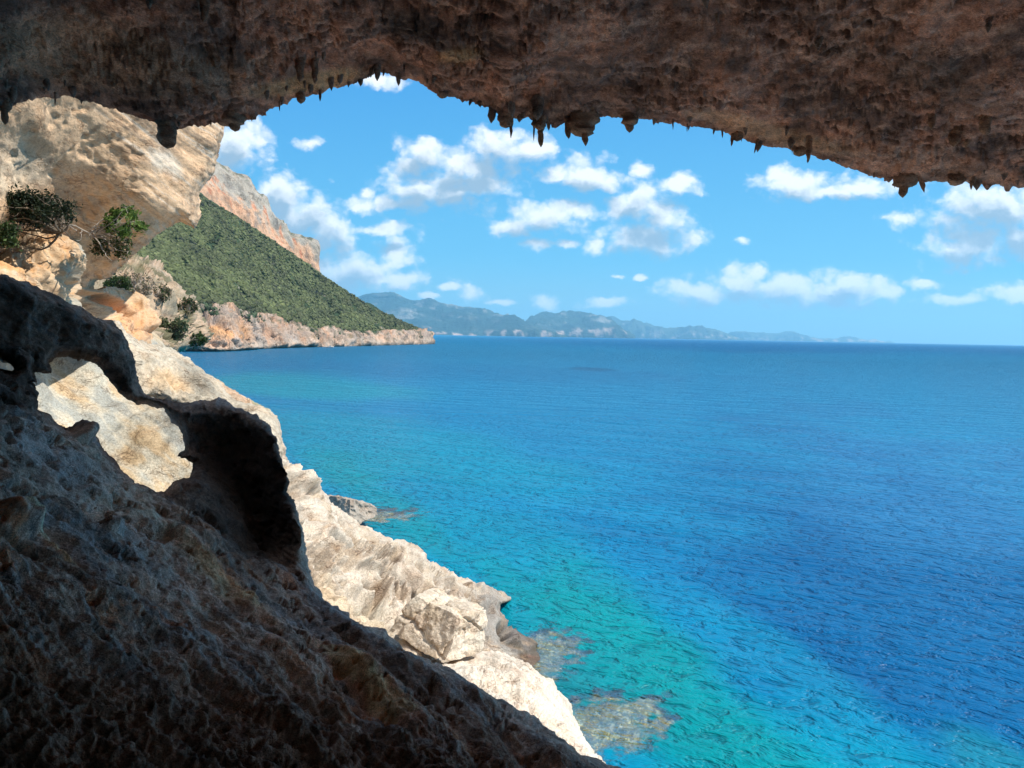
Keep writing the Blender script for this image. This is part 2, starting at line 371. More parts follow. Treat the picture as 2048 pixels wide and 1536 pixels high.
# ------------------------------------------------------------------ sea
def build_sea():
    azs = np.radians(np.r_[np.arange(-180, -45, 5), np.arange(-45, 45, .35), np.arange(45, 181, 5)])
    rs = np.r_[.5, 8, np.geomspace(14, 2500, 330), np.geomspace(2700, 35000, 40)]
    A, R_ = np.meshgrid(azs, rs); X = np.sin(A)*R_; Y = np.cos(A)*R_
    P = np.stack([X, Y, X*0], -1)
    # water colour by depth of the seabed
    v = P-CP; dd = (v*FW).sum(-1); ok = dd > 1; dd = np.where(ok, dd, 1)
    px = 1024+F*(v*RT).sum(-1)/dd; py = 768-F*(v*UP).sum(-1)/dd
    deep = np.array([.001, .085, .24]); blue = np.array([.001, .165, .34]); cyan = np.array([.001, .235, .32]); turq = np.array([.001, .205, .235])
    q = np.stack([X/9, Y/9, X*0], -1); q2 = np.stack([X/60, Y/60, X*0+4], -1); n1 = fbm(q, 5, .55)
    lg = np.stack([np.log(R_)*3.2, A*5, A*0], -1); n2 = fbm(lg, 4, .5, 3)
    c = np.broadcast_to(blue, P.shape)
    j = .35*n2+.18*n1
    def S_(cx, cy, rx, ry, ang): return spot(px, py, cx, cy, rx, ry, ang, j)
    c = blend(c, [(S_(1900, 1230, 700, 360, 24)*.95, deep), (S_(1750, 690, 900, 22, 1)*.8, (.004, .10, .27)),
                  (S_(1900, 980, 420, 160, 10)*.35, (.03, .2, .42)),
                  (S_(820, 905, 430, 75, 10)*.45, cyan), (S_(620, 775, 260, 32, 3)*.7, cyan), (S_(900, 745, 500, 22, 2)*.25, deep),
                  (S_(980, 1130, 430, 150, 32)*.55, (.001, .20, .28)), (S_(1270, 1390, 480, 160, 36)*.8, (.001, .205, .27)),
                  (S_(1250, 1290, 260, 110, 35)*.8, turq), (S_(1480, 1500, 330, 110, 28)*.85, turq), (S_(1750, 1560, 300, 120, 28)*.45, cyan),
                  (S_(1120, 1370, 150, 70, 40)*.5, (.01, .16, .17)), (S_(1560, 1330, 330, 60, 33)*.6, (.004, .2, .36)),
                  (S_(800, 1040, 220, 60, 35)*.6, turq), (S_(1000, 1150, 120, 40, 35)*.4, turq), (S_(1180, 738, 60, 4, 2)*.8, (.004, .08, .2)), (S_(2000, 1530, 160, 60, 30)*.5, (.01, .2, .25))])
    c = c*(1+.22*n1[..., None]*np.array([1, .6, .4]))
    nr, na = R_.shape; I = np.arange(nr*na).reshape(nr, na)
    q = np.stack([I[:-1, :-1], I[:-1, 1:], I[1:, 1:], I[1:, :-1]], -1).reshape(-1, 4)[:, ::-1]
    me = np_mesh('sea', P.reshape(-1, 3), q, c.reshape(-1, 3))
    m = bpy.data.materials.new('sea_water'); m.use_nodes = True; N = NT(m.node_tree)
    at = N.node('ShaderNodeVertexColor', layer_name='tone').outputs[0]
    p = N.pos()
    dist = N.vm('LENGTH', N.vm('SUBTRACT', p, (0, 0, CAMZ)))
    rotn = N.node('ShaderNodeVectorRotate', rotation_type='Z_AXIS'); N.put(rotn.inputs[0], p); rotn.inputs['Angle'].default_value = math.radians(24)
    pr = rotn.outputs[0]
    _, wc = N.noise(pr, .25, 2, .5)
    pw = N.vm('MULTIPLY_ADD', wc, (1.6, 1.6, 0), pr)
    ps = N.vm('MULTIPLY', pw, (.62, 1, 1))
    a, _ = N.noise(ps, 1.5, 3, .6, .3); b, _ = N.noise(ps, 4.6, 3, .6); c2, _ = N.noise(N.vm('MULTIPLY', pr, (.3, 1, 1)), .22, 3, .5)
    # crests are sharp, troughs broad
    ra = N.math('SUBTRACT', 1, N.math('MULTIPLY', N.math('ABSOLUTE', N.math('SUBTRACT', a, .5)), 4.2))
    ra = N.math('MAXIMUM', ra, 0); ra = N.math('POWER', ra, 1.6)
    big_, _ = N.noise(N.vm('MULTIPLY', pr, (.6, 1, 1)), .42, 3, .6); ra = N.math('MAXIMUM', ra, N.math('MULTIPLY', N.rng(big_, .5, .7), N.rng(dist, 60, 200)))
    h = N.math('MULTIPLY_ADD', a, .5, N.math('MULTIPLY', ra, .05)); h = N.math('MULTIPLY_ADD', b, .075, h); h = N.math('MULTIPLY_ADD', c2, .9, h)
    bd = N.rng(dist, 20, 600, .95, 6)
    nb = N.bump(h, 1.0, bd)
    col = N.mix(N.math('MULTIPLY', ra, N.rng(dist, 25, 500, .5, .35)), at, N.mix(1.0, at, (1.8, 1.5, 1.35), 'MULTIPLY'))  # crests painted lighter, imitating light on the waves
    col = N.mix(N.rng(N.math('ADD', N.math('MULTIPLY', b, .4), N.math('MULTIPLY', a, .6)),   .36, .56, .52, 0), col, N.mix(1.0, col, (.3, .6, .72), 'MULTIPLY'))  # troughs painted darker, imitating the unlit wave faces
    mac, _ = N.noise(N.vm('MULTIPLY', p, (.5, 1, 1)), .012, 4, .6)
    col = N.mix(N.rng(mac, .42, .62, 0, .3), col, N.mix(1.0, col, (.7, .85, .9), 'MULTIPLY'))
    pb = N.node('ShaderNodeBsdfPrincipled'); N.put(pb.inputs['Base Color'], col); N.put(pb.inputs['Roughness'], N.rng(dist, 20, 1500, .26, .42))
    pb.inputs['IOR'].default_value = 1.33; pb.inputs['Specular IOR Level'].default_value = .12; N.put(pb.inputs['Normal'], nb)
    # clear water over the submerged rocks
    clr = None; wz, _ = N.noise(p, .9, 3, .6)
    for (cx, cy, rx, ry, ang) in SUBM:
        d = float(seadepth(np.array(cx), np.array(cy))); c_ = pt(np.array(cx), np.array(cy), d)
        mp = N.node('ShaderNodeVectorRotate', rotation_type='Z_AXIS'); N.put(mp.inputs[0], p); mp.inputs['Center'].default_value = (c_[0], c_[1], 0)
        mp.inputs['Angle'].default_value = -ang
        L = N.vm('LENGTH', N.vm('MULTIPLY', N.vm('SUBTRACT', mp.outputs[0], (c_[0], c_[1], 0)), (1/rx, 1/ry, 0)))
        L = N.math('ADD', L, N.rng(wz, .3, .7, -.45, .45)); e_ = N.rng(L, .62, 1.0, .95, 0, True)
        clr = e_ if clr is None else N.math('MAXIMUM', clr, e_)
    tb = N.node('ShaderNodeBsdfTransparent'); tb.inputs[0].default_value = (.86, .96, .9, 1)
    gl = N.node('ShaderNodeBsdfGlossy'); gl.inputs['Roughness'].default_value = .08; N.put(gl.inputs['Normal'], nb)
    fr = N.node('ShaderNodeFresnel'); fr.inputs[0].default_value = 1.33; N.put(fr.inputs['Normal'], nb)
    m1 = N.node('ShaderNodeMixShader'); N.put(m1.inputs[0], N.math('MULTIPLY', fr.outputs[0], .5)); N.l.new(tb.outputs[0], m1.inputs[1]); N.l.new(gl.outputs[0], m1.inputs[2])
    m2 = N.node('ShaderNodeMixShader'); N.put(m2.inputs[0], clr); N.l.new(pb.outputs[0], m2.inputs[1]); N.l.new(m1.outputs[0], m2.inputs[2])
    N.l.new(m2.outputs[0], N.node('ShaderNodeOutputMaterial').inputs[0])
    return link('sea', me, m, kind='structure')
# (pixel x, y, half length, half width, turn)
SUBM = [(1092, 1305, 3.6, 2.1, 1.3), (1208, 1446, 4.0, 2.4, .75), (728, 1030, 5, 3., .3)]
build_sea()

def plain_mat(name, c, rough=.9):
    m = bpy.data.materials.new(name); m.use_nodes = True; N = NT(m.node_tree)
    n, _ = N.noise(N.pos(), .6, 5, .6); pb = N.node('ShaderNodeBsdfPrincipled')
    N.put(pb.inputs['Base Color'], N.mix(N.rng(n, .35, .65), tuple(x*.7 for x in c), tuple(x*1.2 for x in c))); pb.inputs['Roughness'].default_value = rough
    N.l.new(pb.outputs[0], N.node('ShaderNodeOutputMaterial').inputs[0]); return m
sb = np.array([[-150, -30, -6.], [250, -30, -6], [250, 300, -6], [-150, 300, -6]])
link('seabed', np_mesh('seabed', sb, np.array([[0, 1, 2, 3]])), plain_mat('sand', (.1, .3, .28)), kind='structure')

# ------------------------------------------------------------------ far mountains
def mountain(name, top, d0, d1, col, label, step=2.2):
    top = np.array(top, float); base = [(top[-1][0]+4, 700), (top[0][0]-30, 700)]
    P = np.r_[smooth_poly(top, 3, False), base]
    ev = lambda x, y: d1+(d0-d1)*sstep(y, 600, 676)
    def dsp(Pw, x, y): return (ridge(Pw/np.array([1800, 1800, 3000]), 5)*.6+fbm(Pw/600, 4)*.35)*d0*.022
    def cl(Pw, x, y):
        n = fbm(Pw/np.array([900., 900, 500]), 5, .6); hy = 671.3+(x-1024)*.0187
        b = np.broadcast_to(np.array(col), Pw.shape)
        b = blend(b, [(sstep(fbm(Pw/np.array([500., 500, 260])+5, 5, .65), .1, .35)*.6*sstep(hy-y, 6, 20), (.36, .33, .29)), (sstep(-n, .05, .3)*.7, (.015, .035, .03)), (sstep(hy-y, 9, 3)*sstep(fbm(np.stack([x/22, y/9, x*0], -1), 3), .0, .25), (.5, .36, .28))])
        return b
    return relief(name, [P], ev, step, M_mount, dsp, cl, edge=(10, d0*.01), thick=d0*.1, jag=(1.8, 12), kind='structure', label=label)
mountain('mountain', [(1450,700),(1455,668),(1478,665),(1512,666),(1543,668),(1580,664),(1608,671),(1649,678),(1690,675),(1724,678),(1775,684),(1790,690)], 30000, 31500, (.06,.09,.06), 'farthest low bluish ridge fading out at the horizon')
mountain('mountain', [(1190,660),(1213,639),(1247,643),(1281,645),(1301,652),(1336,657),(1370,656),(1416,657),(1450,667),(1475,676),(1500,684)], 23000, 24500, (.06,.09,.06), 'pale blue ridge behind the pink cliffed hill')
mountain('mountain', [(1020,672),(1055,641),(1070,634),(1086,626),(1110,628),(1125,626),(1141,623),(1172,628),(1213,637),(1233,647),(1250,662),(1268,672),(1270,676)], 15500, 18500, (.03,.06,.05), 'rounded blue green hill with pink sea cliff at its foot')
mountain('mountain', [(690,640),(707,600),(722,592),(741,587),(765,586),(789,585),(813,597),(837,602),(857,601),(884,608),(919,613),(960,618),(990,627),(1028,637),(1042,642),(1075,655),(1110,668),(1140,674)], 13000, 16500, (.03,.06,.05), 'long blue grey mountain with bare pale rock scars')

# ------------------------------------------------------------------ headland
HS = [(380,376),(420,400),(470,432),(560,490),(600,517),(640,546),(700,590),(740,612),(800,640),(845,657),(863,667),(865,680),(864,691),(800,694),(700,696),(640,697),(520,701),(440,706),(360,708),(300,712),(220,712),(200,560),(230,430),(330,360)]
def shore(x): return np.interp(x, [300, 360, 440, 520, 600, 700, 863], [705, 703, 703, 698, 695, 692.5, 688])
xs = np.array([300., 360, 440, 520, 600, 700, 790, 863]); ds = seadepth(xs, shore(xs))
HC = [(x, shore(x), d) for x, d in zip(xs, ds)]+[(x, y, np.interp(x, xs, ds)+k) for x, y, k in ((300,610,25),(360,612,25),(440,630,25),(520,640,25),(600,655,25),(700,668,20),(790,670,15),(855,670,15))]
HC += [(250,450,650),(330,400,760),(420,400,870),(500,455,930),(560,490,960),(640,546,1010),(740,612,1040),(800,640,1120),(860,668,1210),(400,500,740),(500,560,800),(600,610,860),(230,560,480)]
hev = tps(HC)
def croptop(x): return np.interp(x, [250, 300, 330, 400, 450, 480, 520, 560, 600, 620, 660, 700, 760, 800, 845, 865], [590, 590, 594, 608, 612, 622, 628, 640, 648, 662, 655, 662, 664, 662, 660, 664])
def hd(P, x, y):
    g = sstep(y, croptop(x)-3, croptop(x)+4)
    cl = ridge(P/np.array([13., 13, 26]), 5, .6)*5.5+fbm(P/45, 3)*7-sstep(fbm(P/np.array([16., 16, 10])+8, 4), .15, .45)*6+ridge(P/np.array([30., 30, 5]), 3)*1.5
    cave = spot(x, y, 398, 638, 45, 16, 35)*17+spot(x, y, 705, 692, 7, 7)*7+spot(x, y, 512, 684, 8, 9)*5+spot(x, y, 640, 682, 5, 7)*6
    return g*(cl-cave)+(1-g)*(fbm(P/30, 4)*3)
def hcol(P, x, y):
    n = fbm(P/25, 5); n2 = fbm(P/np.array([9., 9, 22]), 4); g = sstep(y+n*16+n2*10, croptop(x)-4, croptop(x)+5)
    rock = np.broadcast_to(np.array([.44, .325, .25]), P.shape)
    rock = blend(rock, [(sstep(n2, 0, .4)*.6, (.52, .27, .15)), (sstep(-n2, .1, .4)*.6, (.27, .22, .19)), (spot(x, y, 420, 660, 90, 26, 8)*.8, (.62, .31, .13)), (spot(x, y, 398, 638, 50, 14, 35)*.7, (.3, .22, .2)),
        (sstep(n, .05, .4)*.7, (.34, .3, .27)), (sstep(y, shore(x)-4, shore(x)-1)*.75, (.12, .1, .08)), (sstep(y, shore(x)-14, shore(x)-6)*.3, (.6, .5, .4)),
        (sstep(fbm(P/7+9, 3), .22, .4)*.7*(1-sstep(y, croptop(x)+10, croptop(x)+35)), (.05, .07, .03))])
    gr = np.broadcast_to(np.array([.035, .06, .025]), P.shape)
    gr = blend(gr, [(sstep(n, .2, .6)*.5, (.07, .09, .035)), (sstep(fbm(P/12+30, 3), .42, .6)*.6, (.35, .3, .25))])
    return gr*(1-g[..., None])+rock*g[..., None]
relief('headland', [smooth_poly(HS, 3)], hev, 2.2, M_head, hd, hcol, edge=(6, 14), thick=160, jag=(3.2, 16), kind='structure')
# upper cliff
UC = [(395,300),(415,315),(432,322),(450,333),(470,344),(492,352),(503,362),(515,385),(528,400),(548,430),(565,445),(575,462),(582,470),(600,474),(618,480),(632,488),(638,500),(638,530),(641,552),(640,580),(560,530),(470,480),(380,430),(330,380),(330,300)]
UCD = [(395,300,985),(430,322,990),(503,362,1015),(575,462,1035),(638,490,1060),(641,552,1050),(560,500,995),(470,440,955),(400,398,900),(560,440,1020),(480,380,990),(330,360,850),(610,520,1035)]
def ucd(P, x, y): return ridge(P/np.array([22., 22, 90]), 5)*3.5+fbm(P/60, 4)*7+ridge(P/np.array([60., 60, 14]), 3)*1.5
def ucc(P, x, y):
    n = fbm(P/np.array([10., 10, 45]), 5, .6); n2 = fbm(P/30, 5, .6)
    top = np.interp(x, [u[0] for u in UC[:17]], [u[1] for u in UC[:17]])
    base = np.interp(x, [380, 470, 560, 640], [382, 432, 490, 546])
    f = (y-top)/(base-top+1)
    b = np.broadcast_to(np.array([.37, .33, .275]), P.shape)
    og = sstep(f+n*.5+n2*.3, .42, .75)*.95
    og = np.maximum(og, sstep(x+n*30, 575, 600)*sstep(635-x-n*18, 0, 18)*sstep(f+n*.4, .1, .4))
    return blend(b, [(og, (.56, .34, .215)), (sstep(n, .15, .45)*og*.8, (.52, .2, .11)), (sstep(-n, .15, .45)*.55, (.22, .2, .19)), (sstep(n2, .33, .5)*.85*(1-og*.7), (.07, .08, .045)), (sstep(f, .10, .0)*sstep(n, -.1, .2)*.8, (.06, .075, .035))])
relief('headland_cliff', [smooth_poly(UC, 3)], tps(UCD), 2.0, M_head, ucd, ucc, edge=(7, 12), thick=120, jag=(1.6, 7), kind='structure')

# scrub: many small crowns, uneven
def ico():
    t = (1+5**.5)/2
    v = np.array([(-1,t,0),(1,t,0),(-1,-t,0),(1,-t,0),(0,-1,t),(0,1,t),(0,-1,-t),(0,1,-t),(t,0,-1),(t,0,1),(-t,0,-1),(-t,0,1)], float)/1.9
    f = np.array([(0,11,5),(0,5,1),(0,1,7),(0,7,10),(0,10,11),(1,5,9),(5,11,4),(11,10,2),(10,7,6),(7,1,8),(3,9,4),(3,4,2),(3,2,6),(3,6,8),(3,8,9),(4,9,5),(2,4,11),(6,2,10),(8,6,7),(9,8,1)])
    return v, f
def blobs(name, C_, R_, colr, mat, squash=.75, seed=1, **tags):
    rs = np.random.RandomState(seed); v, f = ico(); n = len(C_)
    W_ = v[None]*(1+rs.uniform(-.35, .35, (n, 12, 1))); W_[..., 2] *= squash
    W_ = W_*np.asarray(R_)[:, None, None]+C_[:, None]
    f_ = (f[None]+np.arange(n)[:, None, None]*12).reshape(-1, 3)
    return link(name, np_mesh(name, W_.reshape(-1, 3), f_, np.repeat(colr, 12, 0), smooth=False), mat, **tags)
def scatter(poly, n, seed):
    rs = np.random.RandomState(seed); P = np.array(poly, float); x = rs.uniform(P[:, 0].min(), P[:, 0].max(), n*4); y = rs.uniform(P[:, 1].min(), P[:, 1].max(), n*4)
    k = sdf(x, y, [P]) < 0; return x[k][:n], y[k][:n], rs
HP = [(380,380),(470,435),(560,492),(640,549),(740,614),(800,642),(862,668)]+[(x, croptop(x)) for x in (845, 800, 760, 700, 660, 620, 600, 560, 520, 480, 450, 400, 330, 250)]+[(210,560),(240,450)]
x, y, rs = scatter(HP, 33000, 3); d = hev(x, y); P = pt(x, y, d)
keep = (fbm(np.stack([x/40, y/20, x*0], -1), 3)+rs.normal(0, .3, len(x)) > -.5) & (fbm(np.stack([(x*.8-y*.6)/14, (x*.6+y*.8)/30, x*0+7], -1), 3) < .31+.12*rs.normal(0, 1, len(x))); x, y, d, P = x[keep], y[keep], d[keep], P[keep]
nv = fbm(P/40+5, 4)[:, None]; rnd = rs.normal(0, 1, (len(P), 1))
cl = np.array([[.086, .100, .036]])*(1+.26*rnd+.75*nv); cl = np.clip(cl, .012, .2)+np.clip(rnd-1.1, 0, 1)*np.array([[.03, .03, .012]])
P[:, 2] += 1.0
blobs('scrub', P, np.clip(rs.lognormal(.42, .36, len(P)), .6, 3.8), cl, M_scrub, .8, kind='stuff', label='dense green evergreen scrub covering the headland slope')
# scrub on cliff ledges and along the cliff edge
x = rs.uniform(330, 850, 900); y = croptop(x)+np.abs(rs.normal(0, 10, 900)); k = rs.rand(900) < np.exp(-(y-croptop(x))/12); x, y = x[k], y[k]; P = pt(x, y, hev(x, y)-3)
c = np.array([[.05, .075, .03]])*rs.uniform(.6, 1.4, (len(P), 1)); dry = rs.rand(len(P)) < .3; c[dry] = (.22, .18, .13)
blobs('ledge_scrub', P, rs.uniform(.7, 2.6, len(P)), c, M_scrub, .9, 4, kind='stuff', label='patchy scrub on the ledges of the pink sea cliffs')

# ------------------------------------------------------------------ near hillside with brush, left
NH = [(150,540),(215,520),(265,520),(300,535),(335,555),(372,590),(392,612),(398,640),(420,680),(350,705),(300,720),(150,700)]
nhe = tps([(150,540,70),(265,520,90),(335,555,95),(392,612,100),(400,680,95),(300,700,60),(200,620,60),(150,700,50)])
def nhc(P, x, y):
    n = fbm(P/4, 5); return blend(np.broadcast_to(np.array([.42, .31, .22]), P.shape), [(sstep(n, .05, .3)*.75, (.24, .21, .15)), (sstep(-n, .05, .3)*.75, (.07, .085, .04))])
relief('hillside', [smooth_poly(NH, 3)], nhe, 2.5, M_coast, lambda P, x, y: fbm(P/5, 5, .6)*3+ridge(P/2.5, 4, .6)*.6, nhc, edge=(20, 6), thick=20, jag=(7, 16), kind='structure')

def leaves(C_, size, seed, up_=.3):
    """many small two-sided leaf blades"""
    rs = np.random.RandomState(seed); n = len(C_); a = rs.normal(size=(n, 3)); a /= np.linalg.norm(a, axis=1)[:, None]; b = rs.normal(size=(n, 3)); b[:, 2] *= up_
    b -= (a*b).sum(1)[:, None]*a; b /= np.linalg.norm(b, axis=1)[:, None]
    s = size*rs.uniform(.6, 1.4, (n, 1)); c = np.cross(a, b)*.18
    q = np.stack([C_-a*s, C_-b*s*.5+c*s, C_+a*s, C_+b*s*.5+c*s], 1)
    return q.reshape(-1, 3), (np.arange(n)[:, None]*4+np.arange(4)[None])
def tube(P, R_, seg=5):
    P = np.array(P, float); n = len(P); T = np.gradient(P, axis=0); T /= np.linalg.norm(T, axis=1)[:, None]+1e-9
    a = np.cross(T, [.3, .2, 1.]); a /= np.linalg.norm(a, axis=1)[:, None]+1e-9; b = np.cross(T, a)
    th = np.arange(seg)*2*math.pi/seg
    V_ = P[:, None]+(a[:, None]*np.cos(th)[None, :, None]+b[:, None]*np.sin(th)[None, :, None])*np.asarray(R_)[:, None, None]
    I = np.arange(n*seg).reshape(n, seg); J = np.roll(I, -1, 1)
    return V_.reshape(-1, 3), np.stack([I[:-1], J[:-1], J[1:], I[1:]], -1).reshape(-1, 4)
def join(parts):
    V_ = []; F_ = []; o = 0
    for v, f in parts: V_.append(v); F_.append(f+o); o += len(v)
    return np.concatenate(V_), np.concatenate(F_)
M_bark = plain_mat('pale_bark', (.42, .37, .32)); M_dbark = plain_mat('dark_bark', (.14, .11, .08))
def shrub(name, label, px, py, d, rx, ry, n, size, cols, seed, bark, clumps=14, nbr=9, spread=1., cat='shrub', group=None, dens=.2, base=None):
    rs = np.random.RandomState(seed)
    b0 = pt(np.array(base[0] if base else px), np.array(base[1] if base else py+ry), d); s = d/F
    root = link(name, None, label=label, cat=cat, group=group); root.location = b0
    cc = []
    parts = []
    for k in range(clumps):
        th = rs.uniform(0, 6.28); r = rs.uniform(.15, 1)**.6
        c = pt(np.array(px+rx*r*math.cos(th)), np.array(py+ry*r*math.sin(th)), d+rs.normal(0, rx*s*.45)); cc.append(c)
        if k < nbr or True:
            t = np.linspace(0, 1, 8)[:, None]; mid = rs.normal(0, rx*s*.22, 3)
            pth = b0*(1-t)+c*t+np.sin(t*3.14)*mid+np.cumsum(rs.normal(0, .018*rx*s*3, (8, 3)), 0)*t
            parts.append(tube(pth-b0, np.linspace(.028, .007, 8)*rx*s*1.1, 5))
            for q in range(3):
                a0 = pth[rs.randint(3, 8)]; e = a0+rs.normal(0, rx*s*.28, 3); t2 = np.linspace(0, 1, 5)[:, None]
                parts.append(tube(a0*(1-t2)+e*t2+np.cumsum(rs.normal(0, .012*rx*s*3, (5, 3)), 0)*t2-b0, np.linspace(.010, .004, 5)*rx*s*1.1, 4))
    v, f = join(parts); link('branches', np_mesh('branches', v, f), bark, parent=root)
    cc = np.array(cc); k = rs.randint(0, len(cc), n); C_ = cc[k]+rs.normal(0, 1, (n, 3))*rx*s*dens
    v, f = leaves(C_-b0, size, seed+1); cv = np.array(cols)[rs.randint(0, len(cols), n)]*rs.uniform(.6, 1.35, (n, 1))
    link('foliage', np_mesh('foliage', v, f, np.repeat(cv, 4, 0), smooth=False), M_leaf, parent=root)
    return root
G1 = [(.05, .085, .025), (.07, .11, .03), (.035, .06, .02)]
G3 = [(.10, .13, .06), (.14, .16, .08), (.08, .10, .05)]
G2 = [(.11, .19, .04), (.15, .22, .05), (.07, .13, .03)]
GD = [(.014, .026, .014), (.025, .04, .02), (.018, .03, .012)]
DRY = [(.38, .28, .19), (.3, .22, .15), (.2, .18, .1)]
for i, a in enumerate([('green spreading bush at the foot of the cliff above the bay', 345, 662, 70, 30, 24, 1900, .15, G3, 'bush'),
      ('pale dry brush on the hillside under the overhang', 275, 570, 66, 34, 22, 900, .13, DRY, 'bush'),
      ('dry twiggy bush at the edge of the green slope', 318, 585, 72, 24, 16, 700, .14, DRY+G1, 'bush'),
      ('dark green low bush between the overhang and the orange boulder', 235, 568, 58, 26, 11, 1600, .11, G1, 'bush'),
      ('small grey green bush beside the pink cliff', 372, 612, 88, 22, 15, 1200, .18, G1+DRY, 'bush'),
      ('low green bush at the top of the shoreline ledges', 395, 680, 84, 22, 9, 1000, .16, G1, 'bush')]):
    shrub('bush', a[0], a[1], a[2], a[3], a[4], a[5], a[6], a[7], a[8], 40+i, M_dbark if i in (0, 3) else M_bark, cat='bush', dens=.13, clumps=30)

# ------------------------------------------------------------------ overhanging wall on the left
OV = [(-160,60),(200,90),(455,180),(448,235),(449,262),(440,285),(432,330),(424,350),(400,385),(399,410),(394,440),(388,456),(378,452),(360,444),(340,455),(318,468),(300,482),(272,506),(240,535),(215,558),(190,565),(178,600),(100,620),(-160,600)]
OVD = [(-160,100,17),(0,200,19),(200,150,24),(300,250,27),(445,240,31),(430,330,31),(390,440,30),(350,330,28.5),(300,400,27.5),(250,500,29),(190,560,30),(150,300,24.5),(100,400,25),(0,300,20.5),(0,420,21),(-160,500,18),(60,500,25),(160,480,27.5)]
def ovd(P, x, y):
    q = P/np.array([2.6, 2.6, 1.1]); a = fbm(q/1.6, 4, .42)*.28
    band = np.stack([(x*.74+y*.67)/230, (-x*.62+y*.78)/26, x*0], -1)
    st = fbm(band, 4)*sstep(x, 130, 260)*.13
    pits = -sstep(fbm(P/.9+4, 3), .15, .5)*.1*(1-sstep(x, 250, 330))
    tip = sstep(y-x*.25, 320, 345)*sstep(x, 350, 380)*ridge(P/np.array([.5, .5, 1.6]), 3)*.3
    return a+st+pits+tip+ridge(P/.45, 3)*.035
def ovc(P, x, y):
    n = fbm(P/np.array([1.6, 1.6, .8]), 5, .6); band = np.stack([(x*.77+y*.64)/150, (-x*.60+y*.80)/15, x*0], -1); s = fbm(band*np.array([.6, 1.6, 1]), 5, .6)
    right = sstep(x-y*.35+n*40, 90, 190)
    b = np.broadcast_to(np.array([.61, .42, .265]), P.shape)
    return blend(b, [(sstep(n, .05, .35)*.55, (.5, .32, .19)), (sstep(s, .05, .3)*right*.7, (.26, .2, .15)), (sstep(-s, .08, .35)*right*.75, (.60, .55, .47)),
        (spot(x, y, 20, 340, 110, 70, 10, n*.3)*.6, (.58, .50, .38)), (spot(x, y, 330, 300, 60, 18, 40, n*.3)*.6, (.27, .2, .14)), (spot(x, y, 130, 420, 120, 50, 20, n*.4)*.5, (.42, .27, .16)),
        (sstep(x, 360, 400)*sstep(y, 330, 360)*.6, (.58, .40, .26)), (sstep(fbm(P/.5+7, 3), .3, .42)*.5, (.14, .1, .07)), (spot(x, y, 330, 330, 40, 25, 40, n)*.6, (.62, .58, .5))])
relief('rock_overhang', [smooth_poly(OV, 3)], tps(OVD), 2.6, M_over, ovd, ovc, edge=(30, 2.2), thick=9, jag=(5, 12),
       label='overhanging cream and orange limestone wall at the left below the cave roof', cat='rock overhang')

# ------------------------------------------------------------------ sunlit lumps left of the bay
LM = [(-160,500),(-20,520),(10,495),(45,472),(70,462),(105,470),(140,478),(160,492),(168,515),(162,540),(158,560),(170,575),(200,580),(212,572),(240,578),(275,585),(297,602),(300,618),(316,628),(318,650),(304,668),(310,690),(335,702),(340,716),(290,715),(200,700),(0,690),(-160,690)]
LMD = [(-160,500,20),(0,500,22),(60,465,24),(100,560,22.5),(160,500,25),(165,570,26),(250,580,35),(310,640,35),(300,690,34),(240,640,33.5),(180,640,27),(60,620,21),(-100,700,17),(150,720,21),(260,720,28),(400,745,34),(430,880,28),(0,880,18)]
def lmd(P, x, y):
    g = spot(x, y, 192, 620, 22, 75, -12)*1.6 + spot(x, y, 150, 580, 14, 18)*1.2 + spot(x, y, 235, 612, 40, 12, 35)*1.1 + spot(x, y, 285, 662, 34, 9, -5)*.9
    return fbm(P/1.6, 5, .55)*.7+ridge(P/.7, 4)*.16-g
def lmc(P, x, y):
    n = fbm(P/.9, 5, .6); n2 = fbm(P/.35+5, 4, .6)
    b = np.broadcast_to(np.array([.54, .39, .25]), P.shape)
    return blend(b, [(sstep(n, .05, .4)*.7, (.62, .32, .13)), (sstep(n2, .1, .4)*.45, (.66, .58, .46)), (spot(x, y, 270, 650, 60, 60, 0, n*.3)*.5, (.64, .36, .2)),
        (spot(x, y, 150, 600, 16, 90, -12, n*.4)*.75, (.34, .34, .29)), (spot(x, y, 165, 515, 14, 45, -12)*.8, (.33, .34, .3)), (spot(x, y, 20, 470, 60, 50, 0)*.6, (.25, .24, .2)), (sstep(n2, .32, .5)*.6, (.22, .12, .07))])
relief('orange_boulder', [smooth_poly(LM, 3)], tps(LMD), 2.6, M_over, lmd, lmc, edge=(26, 1.6), thick=5, jag=(5, 15),
       label='sunlit orange and cream rock outcrop below the shrubs at the left', cat='rock outcrop')

# ------------------------------------------------------------------ long sunlit coast rock running down to the water
CR = [(-160,640),(150,640),(300,668),(330,695),(347,702),(372,722),(402,745),(440,762),(462,780),(500,800),(528,812),(548,826),(551,848),(560,875),(578,912),(598,938),(612,958),(640,983),(655,998),(690,1030),(735,1055),(768,1072),(830,1098),(872,1125),(912,1142),(955,1168),(990,1180),(1017,1192),(1018,1204),(1000,1212),(1012,1235),(1040,1262),(1070,1278),(1083,1286),(1076,1300),(1100,1330),(1040,1360),(1010,1400),(1100,1700),(300,1700),(-160,1300)]
CRD = [(-160,640,17),(0,720,21),(0,900,19),(120,740,25),(230,860,24.5),(330,960,23),(390,830,26),(200,700,28),(330,700,38),(400,745,36),(470,785,36),(548,830,35),(480,850,30),(575,920,33),(560,1000,27),(655,1000,35),(640,1090,28),(650,1190,24),(768,1072,36),(750,1180,30),(870,1125,37),(860,1210,31),(950,1170,38.5),(1017,1195,39.5),(1083,1288,37),(1010,1290,33),(930,1350,27),(1060,1330,35),(780,1270,26),(700,1260,22.5),(850,1380,22),(1000,1600,18),(500,1300,19),(300,1600,14),(1010,1400,28)]
